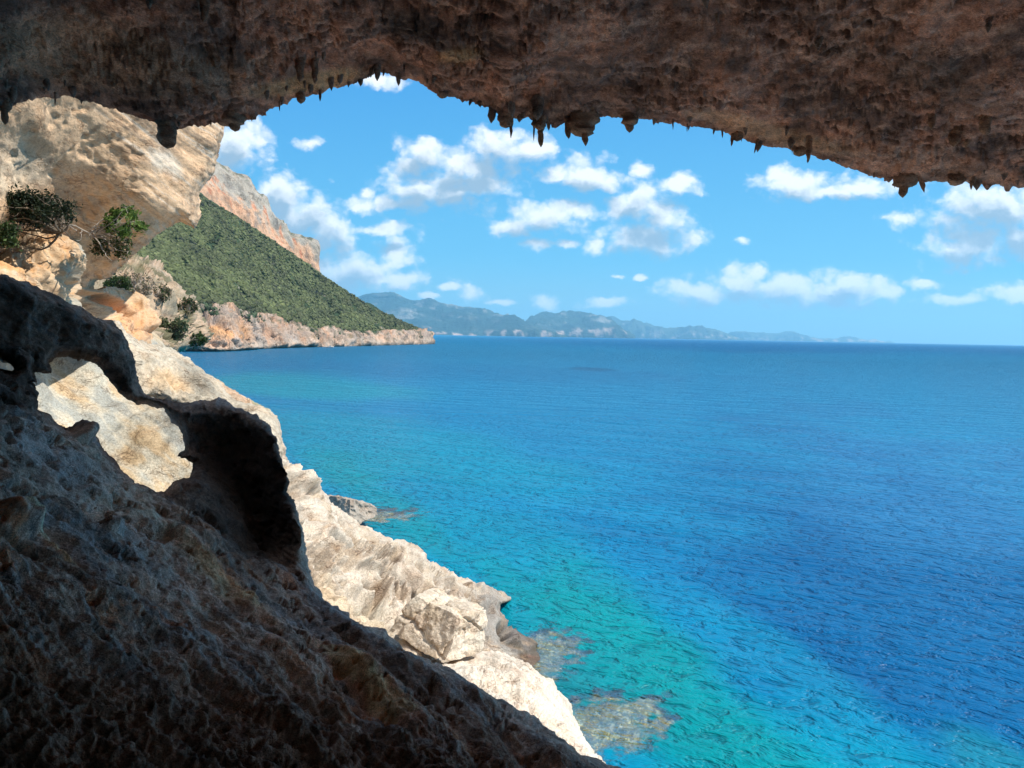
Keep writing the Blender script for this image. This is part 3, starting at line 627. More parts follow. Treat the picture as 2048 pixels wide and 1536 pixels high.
def crd(P, x, y):
    q = P/np.array([2.4, 2.4, 1.6]); bq = np.stack([(x*.86+y*.5)/75, (-x*.5+y*.86)/26, P[..., 1]/9], -1); a = fbm(q, 2, .5)*.5+fbm(bq, 5, .55)*.38-sstep(fbm(bq*2.3+2, 3), .15, .45)*.28+ridge(P/.5, 3)*.05
    band = np.stack([(x*.86+y*.5)/190, (-x*.5+y*.86)/20, x*0], -1); st = ridge(band, 3, .5)*.45*sstep(y, 1010, 1080)
    b1 = (-x*.5+y*.86)/36+fbm(np.stack([x/120, y/120, x*0], -1), 4, .5)*1.3; t1 = np.mod(b1, 1); l1 = np.where(t1 < .82, t1/.82, (1-t1)/.18)
    b2 = (-x*.55+y*.83)/13+fbm(np.stack([x/50, y/50, x*0+3], -1), 4, .5)*1.2; t2 = np.mod(b2, 1); l2 = np.where(t2 < .8, t2/.8, (1-t2)/.2)
    amp = sstep(fbm(np.stack([x/90, y/90, x*0+8], -1), 2), -.25, .2)
    st = st*.4+(l1-.5)*1.05*amp*sstep(x, 540, 620)+(l2-.5)*.30*amp
    calm = 1-.65*sstep(x, 930, 1000)*sstep(y, 1150, 1190)-.35*sstep(900-y, 0, 60)
    SH = lambda v: sstep(v, .15, .6)
    gr = SH(spot(x, y, 800, 1165, 95, 11, 27))*1.5+SH(spot(x, y, 730, 1095, 80, 9, 30))*1.0+SH(spot(x, y, 905, 1160, 60, 7, 35))*.7+spot(x, y, 800, 1165, 95, 11, 27)*1.9+spot(x, y, 720, 1120, 90, 12, 32)*1.2+spot(x, y, 1012, 1258, 20, 16, 10)*2.0+spot(x, y, 780, 1255, 25, 20, 0)*1.3+spot(x, y, 730, 1215, 50, 22, 40)*.9+spot(x, y, 880, 1130, 70, 5, 25)*.6
    lp = spot(x, y, 800, 1140, 85, 9, 27)*.6+spot(x, y, 720, 1135, 50, 9, 30)*.5
    win = sstep(x, 470, 380)
    return (a+st)*(1-win)*calm-gr*(1-win)+lp+win*(fbm(P/3., 4, .45)*.5+ridge(P/1.0, 3)*.06)
def crc(P, x, y):
    n = fbm(P/1.3, 5, .6); n2 = fbm(P/.4+5, 4, .6); band = np.stack([(x*.86+y*.5)/110, (-x*.5+y*.86)/13, x*0], -1); s = fbm(band, 4, .6)
    b = np.broadcast_to(np.array([.54, .465, .38]), P.shape)
    win = sstep(x, 470, 400)
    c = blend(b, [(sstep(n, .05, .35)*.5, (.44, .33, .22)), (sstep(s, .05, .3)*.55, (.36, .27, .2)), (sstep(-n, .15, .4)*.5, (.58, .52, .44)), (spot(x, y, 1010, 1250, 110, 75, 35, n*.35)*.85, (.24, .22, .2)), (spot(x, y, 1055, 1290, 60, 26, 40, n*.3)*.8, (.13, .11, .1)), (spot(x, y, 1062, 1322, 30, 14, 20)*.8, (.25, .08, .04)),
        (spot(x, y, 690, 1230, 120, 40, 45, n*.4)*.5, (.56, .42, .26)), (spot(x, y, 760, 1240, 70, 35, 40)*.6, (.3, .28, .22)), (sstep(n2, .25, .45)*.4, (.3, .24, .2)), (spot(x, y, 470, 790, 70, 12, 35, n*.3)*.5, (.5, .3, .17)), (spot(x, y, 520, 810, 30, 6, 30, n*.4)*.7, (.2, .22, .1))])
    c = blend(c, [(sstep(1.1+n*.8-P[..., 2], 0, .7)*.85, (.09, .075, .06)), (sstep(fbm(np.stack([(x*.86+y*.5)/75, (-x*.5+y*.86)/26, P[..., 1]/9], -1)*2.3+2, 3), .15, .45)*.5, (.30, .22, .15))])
    wv = np.stack([(x*.8+y*.6)/120, (-x*.6+y*.8)/40, x*0], -1); ws = fbm(wv, 4, .55)
    cw = blend(np.broadcast_to(np.array([.46, .42, .34]), P.shape), [(sstep(ws, .0, .3)*.8, (.50, .36, .21)), (sstep(-ws, .05, .3)*.8, (.29, .30, .28)), (sstep(n2, .25, .45)*.35, (.3, .27, .2)), (spot(x, y, 180, 740, 60, 40, 20, n*.4)*.5, (.4, .39, .33))])
    return c*(1-win[..., None])+cw*win[..., None]
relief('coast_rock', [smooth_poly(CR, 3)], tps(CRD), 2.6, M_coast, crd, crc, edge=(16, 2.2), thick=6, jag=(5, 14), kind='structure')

# pale rock bulging in front, lower right
FR = [(820,1330),(880,1330),(930,1312),(985,1304),(1035,1318),(1075,1345),(1110,1375),(1135,1408),(1152,1440),(1165,1475),(1185,1505),(1210,1530),(1245,1580),(1300,1700),(700,1700),(700,1330)]
FRD = [(860,1340,21),(985,1306,25.5),(1075,1346,25),(1150,1440,23.5),(1210,1530,21.5),(1300,1690,17.5),(1000,1400,21.5),(1080,1500,19.5),(850,1450,17.5),(700,1600,14),(1000,1690,15.5),(720,1340,18)]
def frc(P, x, y):
    n = fbm(P/1.1, 5, .6); n2 = fbm(P/.35+5, 4, .6)
    return blend(np.broadcast_to(np.array([.62, .54, .45]), P.shape), [(sstep(n, .05, .35)*.6, (.58, .44, .34)), (sstep(ridge(P/np.array([1.6, 1.6, 1.1])+4, 3, .5), .78, .93)*.5, (.24, .19, .15)), (sstep(n2, .2, .45)*.35, (.42, .36, .3)), (sstep(-n, .2, .5)*.4, (.66, .62, .55))])
relief('pale_boulder', [smooth_poly(FR, 3)], tps(FRD), 2.6, M_coast, lambda P, x, y: fbm(P/1.9, 5, .58)*.62+ridge(P/.8, 4, .6)*.16-sstep(fbm(P/.5+2, 3), .15, .4)*.16-sstep(ridge(P/np.array([1.6, 1.6, 1.1])+4, 3, .5), .72, .95)*.2, frc, edge=(60, 2.4), thick=5, jag=(4, 14),
       label='smooth pale rounded rock above the submerged reef at the bottom', cat='boulder')

# the big block: own solid mesh
def lump(name, corners, mat, col_fn, res=70, amp=.12, rough=.05, sc_=1., chip=None, bev=.12, **tags):
    """a rounded block from a bent cube; corners: 8 points, bottom 4 then top 4"""
    c = np.array(corners, float); cen = c.mean(0); t = np.linspace(0, 1, res); Vs = []; Fs = []; o = 0
    f = [(0,1,2,3),(4,5,6,7),(0,1,5,4),(1,2,6,5),(2,3,7,6),(3,0,4,7)]
    for q in f:
        A_, B_ = np.meshgrid(t, t); a, b, cc, d = (c[k] for k in q)
        g = a*((1-A_)*(1-B_))[..., None]+b*(A_*(1-B_))[..., None]+cc*(A_*B_)[..., None]+d*((1-A_)*B_)[..., None]
        Vs.append(g.reshape(-1, 3)); I = np.arange(res*res).reshape(res, res)+o
        Fs.append(np.stack([I[:-1, :-1], I[:-1, 1:], I[1:, 1:], I[1:, :-1]], -1).reshape(-1, 4)); o += res*res
    V_ = np.concatenate(Vs); F_ = np.concatenate(Fs)
    r = V_-cen; L = np.linalg.norm(r, axis=1); sz = L.mean()
    V_ = cen+r*(1-bev*np.clip((L/sz-.75), 0, 2))[:, None]       # round the corners
    nrm = (V_-cen)/(np.linalg.norm(V_-cen, axis=1)[:, None])
    h = fbm(V_/(1.4*sc_), 5, .5)*amp+ridge(V_/(.6*sc_), 4, .5)*rough
    if chip: h = h+chip(V_)
    V_ = V_+nrm*h[:, None]
    # weld
    k = np.round(V_, 4); _, idx, inv = np.unique(k, axis=0, return_index=True, return_inverse=True); inv = inv.ravel()
    V_ = V_[idx]; F_ = inv[F_]
    me = np_mesh(name, V_, F_, col_fn(V_)); 
    import bmesh
    bm = bmesh.new(); bm.from_mesh(me); bmesh.ops.recalc_face_normals(bm, faces=bm.faces); bm.to_mesh(me); bm.free()
    return link(name, me, mat, **tags)
def bcol(V_):
    n = fbm(V_/.8, 5, .6); n2 = fbm(V_/np.array([.15, .15, .9]), 4, .6)
    return blend(np.broadcast_to(np.array([.60, .51, .41]), V_.shape), [(sstep(n, .05, .35)*.5, (.5, .38, .25)), (sstep(n2, .1, .4)*.4, (.40, .32, .22)), (sstep(-n, .15, .4)*.5, (.66, .6, .5))])
def P8(pts): return [pt(np.array(a), np.array(b), c) for a, b, c in pts]
def crack(V_):  # joints that split the block
    n = V_@np.array([.62, .2, .75])+fbm(V_/.9, 3)*.25; m = V_@np.array([.8, -.3, -.5])+fbm(V_/.7+3, 3)*.25
    return -.16*np.exp(-((np.mod(n, 1.3)-.65)/.05)**2)-.12*np.exp(-((np.mod(m, 1.7)-.8)/.05)**2)
lump('boulder', P8([(775,1262,25.2),(890,1345,23.2),(968,1300,25.2),(900,1240,28),(830,1190,25.8),(925,1235,24.2),(975,1218,26),(872,1168,28)]), M_coast, bcol, 80, .2, .07, chip=crack, bev=.16,
     label='large cracked cream boulder resting on the sunlit coast rock', cat='boulder')

# small rock spit in the water and reefs
def gcol(V_):
    n = fbm(V_/1.2, 5, .6); return blend(np.broadcast_to(np.array([.36, .31, .26]), V_.shape), [(sstep(n, 0, .4)*.6, (.2, .18, .16)), (sstep(.7-V_[..., 2], 0, .5)*.85, (.06, .055, .045))])
lump('shore_rock', P8([(640,1060,58),(700,1062,56),(752,1030,60),(650,1005,70),(652,993,60),(700,1000,58),(742,1012,61),(670,990,68)]), M_coast, gcol, 60, .5, .3, 1.6, bev=.1,
     label='small grey rock spit jutting into the turquoise water', cat='rock')
def reefcol(V_):
    n = fbm(V_/.5, 4, .6); n2 = fbm(V_/.25+5, 4, .6); return blend(np.broadcast_to(np.array([.24, .19, .10]), V_.shape), [(sstep(n, 0, .35)*.7, (.12, .13, .06)), (sstep(n2, .12, .35)*.8, (.55, .5, .4)), (sstep(-n, .1, .4)*.5, (.38, .24, .12))])
def reef(name, cx, cy, rx, ry, ang, top, label, seed):
    d = float(seadepth(np.array(cx), np.array(cy))); c = pt(np.array(cx), np.array(cy), d)
    g = np.linspace(-1.35, 1.35, 120); A_, B_ = np.meshgrid(g, g); r = np.sqrt(A_**2+B_**2)
    X = c[0]+(A_*rx*math.cos(ang)-B_*ry*math.sin(ang)); Y = c[1]+(A_*rx*math.sin(ang)+B_*ry*math.cos(ang))
    q = np.stack([X, Y, X*0+seed], -1); z = top-1.3*np.clip(r-.6, 0, 3)**1.5+fbm(q/1.1, 5, .6)*.45+ridge(q/.5, 3)*.12
    z = np.minimum(z, -.03)
    P = np.stack([X, Y, z], -1).reshape(-1, 3); I = np.arange(120*120).reshape(120, 120)
    F_ = np.stack([I[:-1, :-1], I[:-1, 1:], I[1:, 1:], I[1:, :-1]], -1).reshape(-1, 4)
    link(name, np_mesh(name, P, F_, reefcol(P)), M_coast, label=label, cat='reef')
reef('reef', *SUBM[0], -.12, 'submerged olive reef at the foot of the grey ledge', 1)
reef('reef', *SUBM[1], -.12, 'pointed pale and olive reef under the turquoise water beside the pale rock', 7)
reef('reef', *SUBM[2], -.4, 'dark underwater reef around the small grey rock spit', 4)

# ------------------------------------------------------------------ rock shoulder behind the arch
SH = [(225,640),(262,672),(292,688),(325,692),(352,705),(380,722),(405,738),(432,758),(447,782),(470,800),(520,812),(560,850),(560,930),(500,930),(420,850),(345,815),(300,798),(255,800),(225,740)]
SHD = [(225,640,14.5),(325,692,17.5),(405,738,17.5),(450,782,17),(540,830,15.5),(500,900,14.5),(360,790,15.4),(300,760,15),(250,760,14.2)]
def shc(P, x, y):
    n = fbm(P/.6, 5, .6); n2 = fbm(P/.2+5, 4, .6)
    return blend(np.broadcast_to(np.array([.46, .41, .33]), P.shape), [(spot(x, y, 340, 765, 50, 22, 15, n*.4)*.8, (.6, .42, .25)), (sstep(n, .1, .35)*.4, (.5, .38, .26)), (spot(x, y, 400, 760, 60, 25, 40, n*.4)*.7, (.2, .19, .16)), (sstep(n2, .25, .4)*.5, (.22, .17, .12))])  # includes a dark patch painting the roof's shadow on the shoulder
relief('rock_shoulder', [smooth_poly(SH, 3)], tps(SHD), 2.4, M_coast, lambda P, x, y: fbm(P/1.0, 5, .5)*.32+ridge(P/.35, 3)*.07-spot(x, y, 345, 765, 30, 12, 20)*.15, shc, edge=(45, 1.2), thick=.7, jag=(4, 14),
       label='grey and cream rock shoulder catching the sun behind the dark arch', cat='rock')

# ------------------------------------------------------------------ cave floor and dark arch
FL = [(-260,470),(-60,530),(0,548),(60,568),(110,590),(160,618),(205,640),(240,662),(256,690),(268,722),(276,760),(292,792),(330,800),(370,806),(430,806),(480,818),(520,836),(545,868),(562,912),(572,950),(580,962),(574,985),(590,1020),(604,1060),(613,1110),(620,1140),(634,1185),(680,1222),(740,1262),(800,1300),(860,1330),(910,1348),(960,1376),(1010,1404),(1060,1436),(1110,1468),(1165,1508),(1215,1540),(1300,1600),(1420,1760),(-260,1760)]
W1 = [(98,724),(110,711),(125,708),(140,709),(152,716),(156,722),(162,716),(175,720),(192,726),(208,743),(222,765),(236,785),(252,797),(270,806),(285,804),(301,803),(328,816),(342,840),(359,857),(371,885),(369,900),(357,912),(372,918),(387,924),(386,940),(378,955),(358,962),(342,972),(328,984),(294,973),(265,958),(239,939),(220,920),(205,902),(194,882),(180,852),(164,845),(150,850),(140,860),(120,854),(102,843),(75,820),(77,789),(68,772),(55,765),(73,762),(70,743),(88,745),(106,744)]
W2 = [(-40,690),(-10,706),(5,713),(20,725),(28,738),(20,744),(5,740),(-10,735),(-40,730)]
FLD = [(-260,470,7.4),(0,545,9),(100,600,9.8),(200,640,10.6),(250,690,11),(285,790,11.4),(380,806,11.4),(480,820,11),(560,920,10.4),(600,1060,9.5),(640,1190,9.0),(450,870,11.6),(500,980,11.3),(540,1080,10.6),(570,1150,9.5),(410,940,10.8),
 (0,640,9.3),(60,700,9.5),(200,700,10.6),(30,800,8.4),(75,830,8.6),(164,855,9.2),(240,940,9.4),(328,984,9.4),(385,965,9.8),(440,1060,9.1),(520,1160,8.6),(0,890,7.2),(0,1000,6.4),(150,960,8.0),(250,1050,7.9),(350,1150,7.6),(0,1200,5.5),(200,1200,6.1),(300,1300,5.9),(500,1250,7.2),(600,1350,6.6),(750,1330,7.3),(900,1380,7.2),(1010,1404,7.2),
 (0,1300,5.0),(0,1420,4.6),(0,1536,4.3),(300,1420,5.2),(300,1536,4.7),(600,1450,5.8),(600,1536,5.3),(900,1480,6.1),(900,1536,5.7),(1210,1536,6.2),(1120,1475,6.7),(1420,1760,5.2),(600,1760,4.3),(-260,1760,3.6),(-260,1100,5.4)]
def fld(P, x, y):
    n = fbm(P/1.8, 3, .5)*.13+fbm(P/.35, 3, .5)*.03+ridge(P/np.array([.7, .7, .35]), 4, .55)*.03*sstep(y, 860, 950)
    band = np.stack([(x*.78+y*.62)/260, (-x*.62+y*.78)/50, x*0], -1); st = fbm(band, 5, .55)*.17*sstep(y, 850, 950)
    pitz = sstep(y+.25*x*-1+n*200, 1180, 1330)
    w1, w2 = worley(P/np.array([.15, .13, .10])+fbm(P/.2, 2)[..., None]*.6); rim = np.clip((w2-w1), 0, .5)
    pits = -sstep(rim, .0, .38)*.04*pitz
    w3, w4 = worley(P/.42+9.); pits2 = -sstep(w4-w3, 0, .45)*.035*sstep(fbm(P/.9+3, 3), -.1, .25)*(1-.5*pitz)
    hole = -sstep(fbm(P/.22+11, 4), .25, .42)*.07*(1-pitz*.6)
    arch = sstep(900-y, 0, 60)*ridge(P/.5, 4)*.10
    g = spot(x, y, 30, 1040, 55, 22, 35)*.22+spot(x, y, 215, 1065, 30, 14, 10)*.12-spot(x, y, 20, 1085, 60, 16, 30)*.3
    nub = (spot(x, y, 165, 860, 22, 30)*.2)
    return n+st+pits+pits2+hole+arch+g+nub+fbm(P/.09, 4, .65)*.02+ridge(P/np.array([.22, .22, .13]), 3, .6)*.018*sstep(y, 820, 900)
def flc(P, x, y):
    n = fbm(P/.5, 5, .6); n2 = fbm(P/.14+5, 4, .6)
    band = np.stack([(x*.78+y*.62)/240, (-x*.62+y*.78)/48, x*0+2], -1); s = fbm(band, 5, .6); s2 = fbm(band*1.3+9, 5, .6)
    b = np.broadcast_to(np.array([.26, .22, .20]), P.shape)
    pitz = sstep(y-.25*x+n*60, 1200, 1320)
    dark = np.maximum(spot(x, y, 495, 985, 145, 210, -20, n*.15), sstep(850-y, 0, 40)*sstep(330-x, -160, 0)*(.6+.4*sstep(n, -.3, .2)))  # deep shade on the tooth and arch underside, painted near black
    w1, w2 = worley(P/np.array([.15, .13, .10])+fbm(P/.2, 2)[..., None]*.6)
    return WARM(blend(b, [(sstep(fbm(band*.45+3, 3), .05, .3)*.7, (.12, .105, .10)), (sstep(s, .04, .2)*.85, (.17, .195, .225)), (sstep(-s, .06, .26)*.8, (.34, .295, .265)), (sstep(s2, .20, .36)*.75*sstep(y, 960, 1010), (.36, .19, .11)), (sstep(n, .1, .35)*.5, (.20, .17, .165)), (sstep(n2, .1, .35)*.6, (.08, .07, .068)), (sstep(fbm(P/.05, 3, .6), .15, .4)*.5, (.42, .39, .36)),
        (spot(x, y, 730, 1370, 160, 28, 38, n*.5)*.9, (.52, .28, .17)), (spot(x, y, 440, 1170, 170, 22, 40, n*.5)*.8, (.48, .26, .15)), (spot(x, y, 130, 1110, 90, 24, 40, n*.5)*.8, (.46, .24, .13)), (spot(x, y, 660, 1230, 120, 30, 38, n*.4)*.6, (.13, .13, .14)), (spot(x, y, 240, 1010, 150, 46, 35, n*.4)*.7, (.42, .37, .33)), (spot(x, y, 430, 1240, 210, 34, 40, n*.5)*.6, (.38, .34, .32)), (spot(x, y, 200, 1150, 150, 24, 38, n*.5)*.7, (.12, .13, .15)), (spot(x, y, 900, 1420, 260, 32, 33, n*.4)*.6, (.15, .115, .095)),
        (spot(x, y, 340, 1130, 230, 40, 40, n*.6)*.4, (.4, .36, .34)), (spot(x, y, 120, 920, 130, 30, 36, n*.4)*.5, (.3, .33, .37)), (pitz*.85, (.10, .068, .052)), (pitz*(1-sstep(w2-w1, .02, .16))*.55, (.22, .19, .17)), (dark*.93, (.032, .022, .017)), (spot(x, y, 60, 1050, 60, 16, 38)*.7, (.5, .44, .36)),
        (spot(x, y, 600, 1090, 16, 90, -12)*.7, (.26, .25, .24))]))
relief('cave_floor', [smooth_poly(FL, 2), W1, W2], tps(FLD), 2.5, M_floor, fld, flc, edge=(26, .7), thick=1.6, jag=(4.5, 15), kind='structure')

# ------------------------------------------------------------------ cave roof
RIM = [(-300,250),(-100,235),(0,222),(60,200),(100,195),(150,195),(230,215),(290,235),(345,252),(390,248),(430,243),(455,238),(480,245),(520,230),(560,210),(600,195),(640,190),(660,180),(700,172),(740,155),(758,148),(800,160),(840,165),(862,182),(900,195),(960,210),(1000,232),(1012,242),(1050,238),(1120,250),(1180,238),(1230,235),(1300,240),(1400,256),(1450,268),(1520,288),(1600,305),(1700,335),(1780,358),(1850,366),(1900,362),(1950,370),(2048,375),(2300,392)]
rr = smooth_poly(RIM, 4, False); dv = ray(rr[:, 0], rr[:, 1]); raz = np.degrees(np.arctan2(dv[:, 0], dv[:, 1])); rel = dv[:, 2]/np.hypot(dv[:, 0], dv[:, 1])
DRA = [(-180,10),(-120,10),(-75,9),(-50,9.5),(-38,11),(-30,12.5),(-20,13.2),(-8,13),(0,13.1),(12,13.5),(34,15.2),(60,16),(85,16),(110,15),(140,12),(180,10)]
def Dr(a): return np.interp(a, *zip(*DRA))
def rimz(a):
    z = np.interp(a, raz, rel)*Dr(a)
    drop = np.maximum(sstep(-a, 40, 56), sstep(a, 108, 124))
    return z*(1-drop)-8.5*drop
def rimpt(px, back=0.):
    """place on the roof's lip seen at pixel column px"""
    y = np.interp(px, rr[:, 0], rr[:, 1]); v = ray(np.array(px), np.array(y)); a = math.degrees(math.atan2(v[0], v[1])); k = (Dr(a)-back)/math.hypot(v[0], v[1])
    return CP+v*k
def roofz(a, r):
    D_ = Dr(a); zr = rimz(a); zc = 4.9
    pw = np.where((a < -40) | (a > 108), 5., 2.2)
    return zr+(zc-zr)*(1-np.clip(r/D_, 0, 1)**pw)
def build_roof():
    az = np.r_[np.arange(-180, -48, 2.), np.arange(-48, -38, .5), np.arange(-38, 38, .075), np.arange(38, 60, .5), np.arange(60, 181, 2.)]
    tin = np.r_[np.linspace(1.25, .0, 230)]
    D_ = Dr(az); zr = rimz(az)
    rin = D_[None]/(1+tin[:, None]); A = np.broadcast_to(az[None], rin.shape)
    core = np.array([.02, .1, .2, .3, .38])[:, None]*D_[None]; rin = np.r_[core, rin]; A = np.broadcast_to(az[None], rin.shape)
    Z = roofz(A, rin)
    n = len(rin)
    out = [(.08, .05), (.2, .2), (.35, .5), (.5, 1.2), (.6, 2.5), (.8, 5), (1, 12), (1.5, 40)]
    rout = np.stack([D_+a for a, b in out]); zout = np.stack([zr+b for a, b in out])
    R_ = np.r_[rin, rout]; Z = np.r_[Z, zout]; A = np.broadcast_to(az[None], R_.shape)
    X = np.sin(np.radians(A))*R_; Y = np.cos(np.radians(A))*R_; P = np.stack([X, Y, Z+CAMZ], -1)
    du = np.gradient(P, axis=1); dv_ = np.gradient(P, axis=0); nn = np.cross(du, dv_); nn /= np.linalg.norm(nn, axis=-1)[..., None]+1e-9
    s = np.sign(-nn[n//2, :, 2].mean()) ; nn *= s if s else 1
    lipf = sstep(np.abs(R_-D_[None]), .0, 1.2)
    big = fbm(P/2.6, 4, .5)*.5*(.1+.9*lipf)
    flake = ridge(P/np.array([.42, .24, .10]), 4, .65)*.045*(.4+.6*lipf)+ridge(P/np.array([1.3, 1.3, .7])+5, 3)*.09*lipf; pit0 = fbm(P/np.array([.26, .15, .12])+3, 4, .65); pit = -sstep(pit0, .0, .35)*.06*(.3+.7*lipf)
    dep = -spot(np.degrees(A*0)+A*10, R_*10, -60, 128, 60, 14)*.5
    fine = fbm(P/.16, 4, .6)*.05
    nodc = sstep(fbm(P/.22+20, 3), .25, .5)*.06
    calm = .25+.75*sstep(fbm(P/2.4+30, 3), -.22, .2)
    P = P+nn*(big+(flake+pit+nodc)*calm+fine)[..., None]
    # colour; pits darkened to stand in for the shade inside them
    v = P-CP; dd = np.maximum((v*FW).sum(-1), .5); px = 1024+F*(v*RT).sum(-1)/dd; py = 768-F*(v*UP).sum(-1)/dd
    q = fbm(P/1.7, 5, .6); q2 = fbm(P/.4+4, 4, .6)
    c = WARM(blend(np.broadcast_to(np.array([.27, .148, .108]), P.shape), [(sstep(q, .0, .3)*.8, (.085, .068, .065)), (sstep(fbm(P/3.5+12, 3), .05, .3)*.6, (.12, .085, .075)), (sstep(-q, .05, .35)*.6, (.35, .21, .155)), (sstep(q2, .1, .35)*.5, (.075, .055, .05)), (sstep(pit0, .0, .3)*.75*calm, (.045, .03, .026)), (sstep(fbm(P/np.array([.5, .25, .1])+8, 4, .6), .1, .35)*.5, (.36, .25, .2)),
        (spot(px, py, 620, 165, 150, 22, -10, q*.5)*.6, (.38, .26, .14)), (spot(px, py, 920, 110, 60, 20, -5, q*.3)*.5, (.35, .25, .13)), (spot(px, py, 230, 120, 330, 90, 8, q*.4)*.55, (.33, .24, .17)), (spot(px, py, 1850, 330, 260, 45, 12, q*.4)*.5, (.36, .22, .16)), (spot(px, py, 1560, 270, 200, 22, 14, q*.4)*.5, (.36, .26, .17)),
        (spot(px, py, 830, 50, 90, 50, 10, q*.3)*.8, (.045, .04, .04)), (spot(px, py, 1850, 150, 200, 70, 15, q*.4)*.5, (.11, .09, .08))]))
    nr, na = R_.shape; I = np.arange(nr*na).reshape(nr, na)
    F_ = np.stack([I[:-1, :-1], I[:-1, 1:], I[1:, 1:], I[1:, :-1]], -1).reshape(-1, 4)
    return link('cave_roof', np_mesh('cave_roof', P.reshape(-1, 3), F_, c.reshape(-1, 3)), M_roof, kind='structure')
roof = build_roof()

def drip(base, length, rad, seed, seg=14, rings=16, lean=0., blunt=.25):
    rs = np.random.RandomState(seed); t = np.linspace(0, 1, rings); R_ = rad*(blunt+(1-blunt)*(1-t)**.8); R_[-1] = rad*.04; R_[-2] *= .75; R_[0] *= 1.3
    ctr = np.stack([base[0]+lean*length*t, base[1]+0*t, base[2]+.25*length*0+length*.25*0-length*t], -1)
    ctr[:, :2] += np.cumsum(rs.normal(0, rad*.05, (rings, 2)), 0)
    th = np.linspace(0, 2*math.pi, seg, endpoint=False); dirs = np.stack([np.cos(th), np.sin(th), 0*th], -1)
    V_ = ctr[:, None]+dirs[None]*R_[:, None, None]
    V_ = V_+dirs[None]*(fbm(V_/(rad*.9)+seed, 4, .6)*rad*.55*(R_/rad)[:, None])[..., None]
    I = np.arange(rings*seg).reshape(rings, seg); J = np.roll(I, -1, 1)
    return V_.reshape(-1, 3), np.stack([I[:-1], J[:-1], J[1:], I[1:]], -1).reshape(-1, 4)
# px column, tip y, width px, blunt, lean
ST = [(332,296,48,.75,0),(466,262,32,.7,0),(640,203,12,.3,0),(1019,276,16,.2,.05),(1068,282,8,.3,0),(1083,293,17,.7,0),(1160,292,30,.35,.12),(1138,278,24,.4,0),(1185,262,22,.5,0),(1258,264,30,.6,0),(1346,260,8,.2,0),(1375,264,7,.2,0),(1444,276,9,.3,0),(1465,292,13,.4,0),(1484,284,6,.3,0),(1521,307,8,.4,-.2),(1618,326,11,.5,0),(1584,309,5,.2,0),(1790,376,9,.2,0),(1807,395,30,.5,0),(1832,384,24,.2,.3),(1942,380,10,.4,0),(12,250,22,.6,0),(110,210,8,.3,0),(560,222,8,.3,0),(505,242,10,.3,0),(1748,352,7,.3,0),(1162,272,74,.8,.05),(1012,256,44,.7,0),(1262,252,44,.8,0),(1812,376,58,.8,0),(466,252,66,.85,0),(1480,282,30,.7,0),(1076,262,40,.7,0),(600,207,26,.7,0),(1600,313,34,.8,0),(1915,372,46,.8,0),(880,196,30,.8,0)]
def stalactite(p, L, r, seed, blunt, lean, up_=.35):
    b = np.array(p)+np.array([0, 0, up_]); v, f = drip(b, L+up_, r, seed, blunt=blunt, lean=lean)
    c = WARM(blend(np.broadcast_to(np.array([.17, .12, .09]), v.shape), [(sstep(fbm(v/.12, 3), 0, .4)*.6, (.24, .16, .11))]))
    link('stalactite', np_mesh('stalactite', v, f, c), M_roof, parent=roof)
for i, (px, ty, wd, bl, ln) in enumerate(ST):
    p = rimpt(px, .12); d = (p-CP)@FW; ry = np.interp(px, rr[:, 0], rr[:, 1]); L = (ty-ry)*d/F
    stalactite(p, max(L, .05), wd*.5*d/F*.85, 100+i, bl, ln)
# hanging from the ceiling inside the lip
for i, (px, py, dd_, L, r, bl) in enumerate([(600,118,12.0,.30,.10,.4),(628,118,12.3,.2,.07,.4),(1858,300,12.5,.35,.07,.5),(1835,305,12.7,.2,.06,.4),(1905,330,13.2,.3,.12,.5),(1965,335,12.8,.35,.12,.5),(1618,290,13.6,.35,.06,.6),(295,40,9.5,.3,.12,.5),(410,85,10.2,.25,.08,.4),(1930,345,13.4,.2,.1,.5),(210,35,9.3,.25,.09,.4)]):
    v = ray(np.array(px), np.array(py)); a = math.degrees(math.atan2(v[0], v[1])); r_ = dd_; z = float(roofz(np.array(a), np.array(r_)))
    stalactite((math.sin(math.radians(a))*r_, math.cos(math.radians(a))*r_, CAMZ+z), L, r, 300+i, bl, 0, .3)
# little knobs all along the lip and underside
rs = np.random.RandomState(8); parts = []
for k in range(130):
    px = rs.uniform(-50, 2100); back = abs(rs.normal(0, .35)) if k < 80 else rs.uniform(.3, 5)
    v = ray(np.array(px), np.array(300.)); a = math.degrees(math.atan2(v[0], v[1])); r_ = Dr(a)-back; z = float(roofz(np.array(a), np.array(r_)))
    r = rs.lognormal(-3.35, .45); L = r*rs.uniform(.8, 2.6)
    parts.append(drip(np.array([math.sin(math.radians(a))*r_, math.cos(math.radians(a))*r_, CAMZ+z+.15]), L+.17, r, k, 8, 7, rs.normal(0, .1), .6))
v, f = join(parts)
link('knobs', np_mesh('knobs', v, f, np.broadcast_to(np.array([.30, .21, .16]), v.shape)), M_roof, parent=roof, kind='stuff')

# ground under and behind the camera
g = np.linspace(-13, 13, 90); A_, B_ = np.meshgrid(g, g*.75-7.2); q = np.stack([A_, B_, A_*0], -1)
zz_ = CAMZ-1.75+fbm(q/2.5, 5)*.35+np.clip(-A_*0.0, 0, 9)+.12*np.clip(-B_, 0, 9)-.35*np.clip(B_-.5, 0, 5)-.4*np.clip(np.abs(A_)-6, 0, 9)
P = np.stack([A_, B_, zz_], -1); I = np.arange(8100).reshape(90, 90); F_ = np.stack([I[:-1, :-1], I[:-1, 1:], I[1:, 1:], I[1:, :-1]], -1).reshape(-1, 4)
link('cave_ground', np_mesh('cave_ground', P.reshape(-1, 3), F_, np.full((8100, 3), .42)*np.array([1, .85, .72])), M_floor, kind='structure')

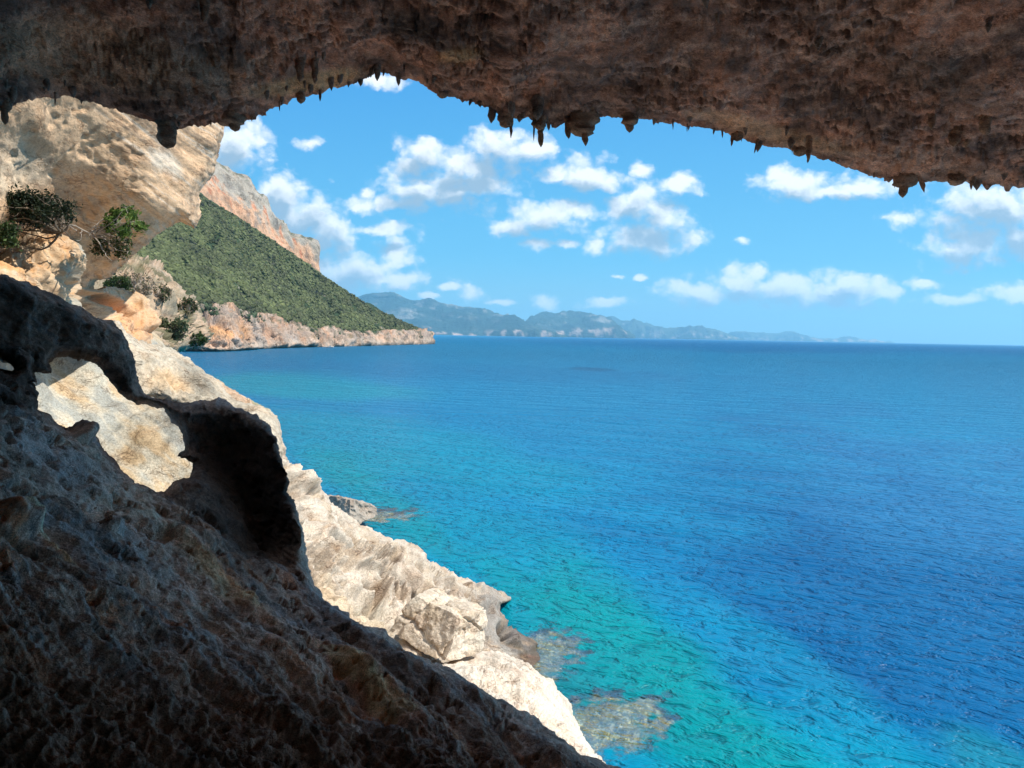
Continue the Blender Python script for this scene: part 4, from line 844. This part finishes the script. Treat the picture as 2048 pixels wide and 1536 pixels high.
# unseen pale rock added below right, bouncing sunlight onto the cave roof
A_, B_ = np.meshgrid(np.linspace(2, 34, 150), np.linspace(-45, 11, 200)); q = np.stack([A_, B_, A_*0], -1)
Z_ = 4.5-np.clip(A_-12, 0, 99)*.28+fbm(q/4, 5)*.9+np.clip(6-A_, 0, 9)*1.1; Z_ -= sstep(B_, 3, 11)*3+sstep(A_, 24, 33)*5
P = np.stack([A_, B_, Z_], -1); I = np.arange(30000).reshape(200, 150); F_ = np.stack([I[:-1, :-1], I[:-1, 1:], I[1:, 1:], I[1:, :-1]], -1).reshape(-1, 4)
link('bounce_rock_shelf', np_mesh('bounce_rock_shelf', P.reshape(-1, 3), F_, crc(P, P[..., 0]*9, P[..., 1]*9).reshape(-1, 3)), M_coast, kind='structure')

# ------------------------------------------------------------------ shrubs on the left wall
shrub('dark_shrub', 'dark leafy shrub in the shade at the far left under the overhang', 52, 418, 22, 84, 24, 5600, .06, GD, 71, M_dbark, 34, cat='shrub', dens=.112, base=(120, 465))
shrub('fig_shrub', 'fig shrub with bright green leaves on the right and bare white branches', 250, 442, 23.5, 44, 25, 800, .085, G2, 72, M_bark, 20, cat='shrub', dens=.11, base=(190, 470))
shrub('leafy_shrub', 'dull green twiggy shrub hanging below the bright fig leaves', 222, 492, 24, 36, 26, 1500, .05, G1+DRY[:1], 73, M_bark, 24, cat='shrub', dens=.12, base=(180, 460))
shrub('ivy', 'small dark green plant on the grey rock at the left edge', 12, 462, 20, 26, 24, 900, .05, G1, 74, M_dbark, 10, cat='plant', dens=.25, base=(0, 495))
# bare white branch reaching left
rs = np.random.RandomState(21); parts = []
for (x0, y0, x1, y1, r) in [(190,465,115,455,.030),(150,462,108,440,.018),(125,455,128,438,.014),(170,463,150,480,.014),(190,468,240,500,.022),(215,485,250,520,.016),(130,450,60,425,.014),(60,430,30,412,.012)]:
    t = np.linspace(0, 1, 9)[:, None]; a = pt(np.array(x0), np.array(y0), 23.3); b = pt(np.array(x1), np.array(y1), 22.6)
    parts.append(tube(a*(1-t)+b*t+np.cumsum(rs.normal(0, .045, (9, 3)), 0), np.linspace(r, r*.5, 9), 5))
root = link('dead_branch', None, cat='branch', label='bare white dead branch twisting between the dark shrub and the fig'); root.location = parts[0][0].mean(0)
for v, f in parts: link('branch', np_mesh('branch', v-np.array(root.location), f), M_bark, parent=root)

# ------------------------------------------------------------------ small white motor boat near the headland
def boat():
    d = float(seadepth(np.array(660.), np.array(695.3))); c = pt(np.array(660.), np.array(695.3), d)
    root = link('motor_boat', None, label='tiny white motor boat just off the foot of the pink cliffs', cat='boat'); root.location = c
    L = 7.5; t = np.linspace(0, 1, 12); wd = 1.25*np.sqrt(np.clip(1-t**3, 0, 1)); kz = -.2+.5*t**4
    V_ = []; 
    for ti, wi, k in zip(t, wd, kz):
        x = -L/2+L*ti; V_ += [(x, -wi, .75+.35*ti), (x, -wi*.8, .2), (x, 0, k), (x, wi*.8, .2), (x, wi, .75+.35*ti), (x, 0, .8+.35*ti)]
    I = np.arange(72).reshape(12, 6); J = np.roll(I, -1, 1); F_ = np.stack([I[:-1], J[:-1], J[1:], I[1:]], -1).reshape(-1, 4)
    wm = plain_mat('white_paint', (.72, .72, .7), .4); link('hull', np_mesh('hull', np.array(V_), F_), wm, parent=root)
    cb = np.array([(-1, -.7, .9), (1.4, -.55, .95), (1.4, .55, .95), (-1, .7, .9), (-.8, -.6, 1.9), (.7, -.45, 1.9), (.7, .45, 1.9), (-.8, .6, 1.9)])
    link('cabin', np_mesh('cabin', cb, np.array([(0,1,5,4),(1,2,6,5),(2,3,7,6),(3,0,4,7),(4,5,6,7)]), smooth=False), plain_mat('cabin_paint', (.5, .52, .55)), parent=root)
boat()

# ------------------------------------------------------------------ haze
def haze():
    x, y0, y1, z0, z1 = 36000, -36000, 36000, -8, 1150
    V_ = np.array([(-x,y0,z0),(x,y0,z0),(x,y1,z0),(-x,y1,z0),(-x,y0,z1),(x,y0,z1),(x,y1,z1),(-x,y1,z1)], float)
    F_ = np.array([(0,3,2,1),(4,5,6,7),(0,1,5,4),(1,2,6,5),(2,3,7,6),(3,0,4,7)])
    m = bpy.data.materials.new('haze'); m.use_nodes = True; N = NT(m.node_tree)
    pv = N.node('ShaderNodeVolumePrincipled'); pv.inputs['Color'].default_value = (.34, .74, 1, 1); pv.inputs['Density'].default_value = 4.6e-5; pv.inputs['Anisotropy'].default_value = .2
    N.l.new(pv.outputs[0], N.node('ShaderNodeOutputMaterial').inputs[1])
    link('haze', np_mesh('haze', V_, F_, smooth=False), m, kind='stuff')
haze()
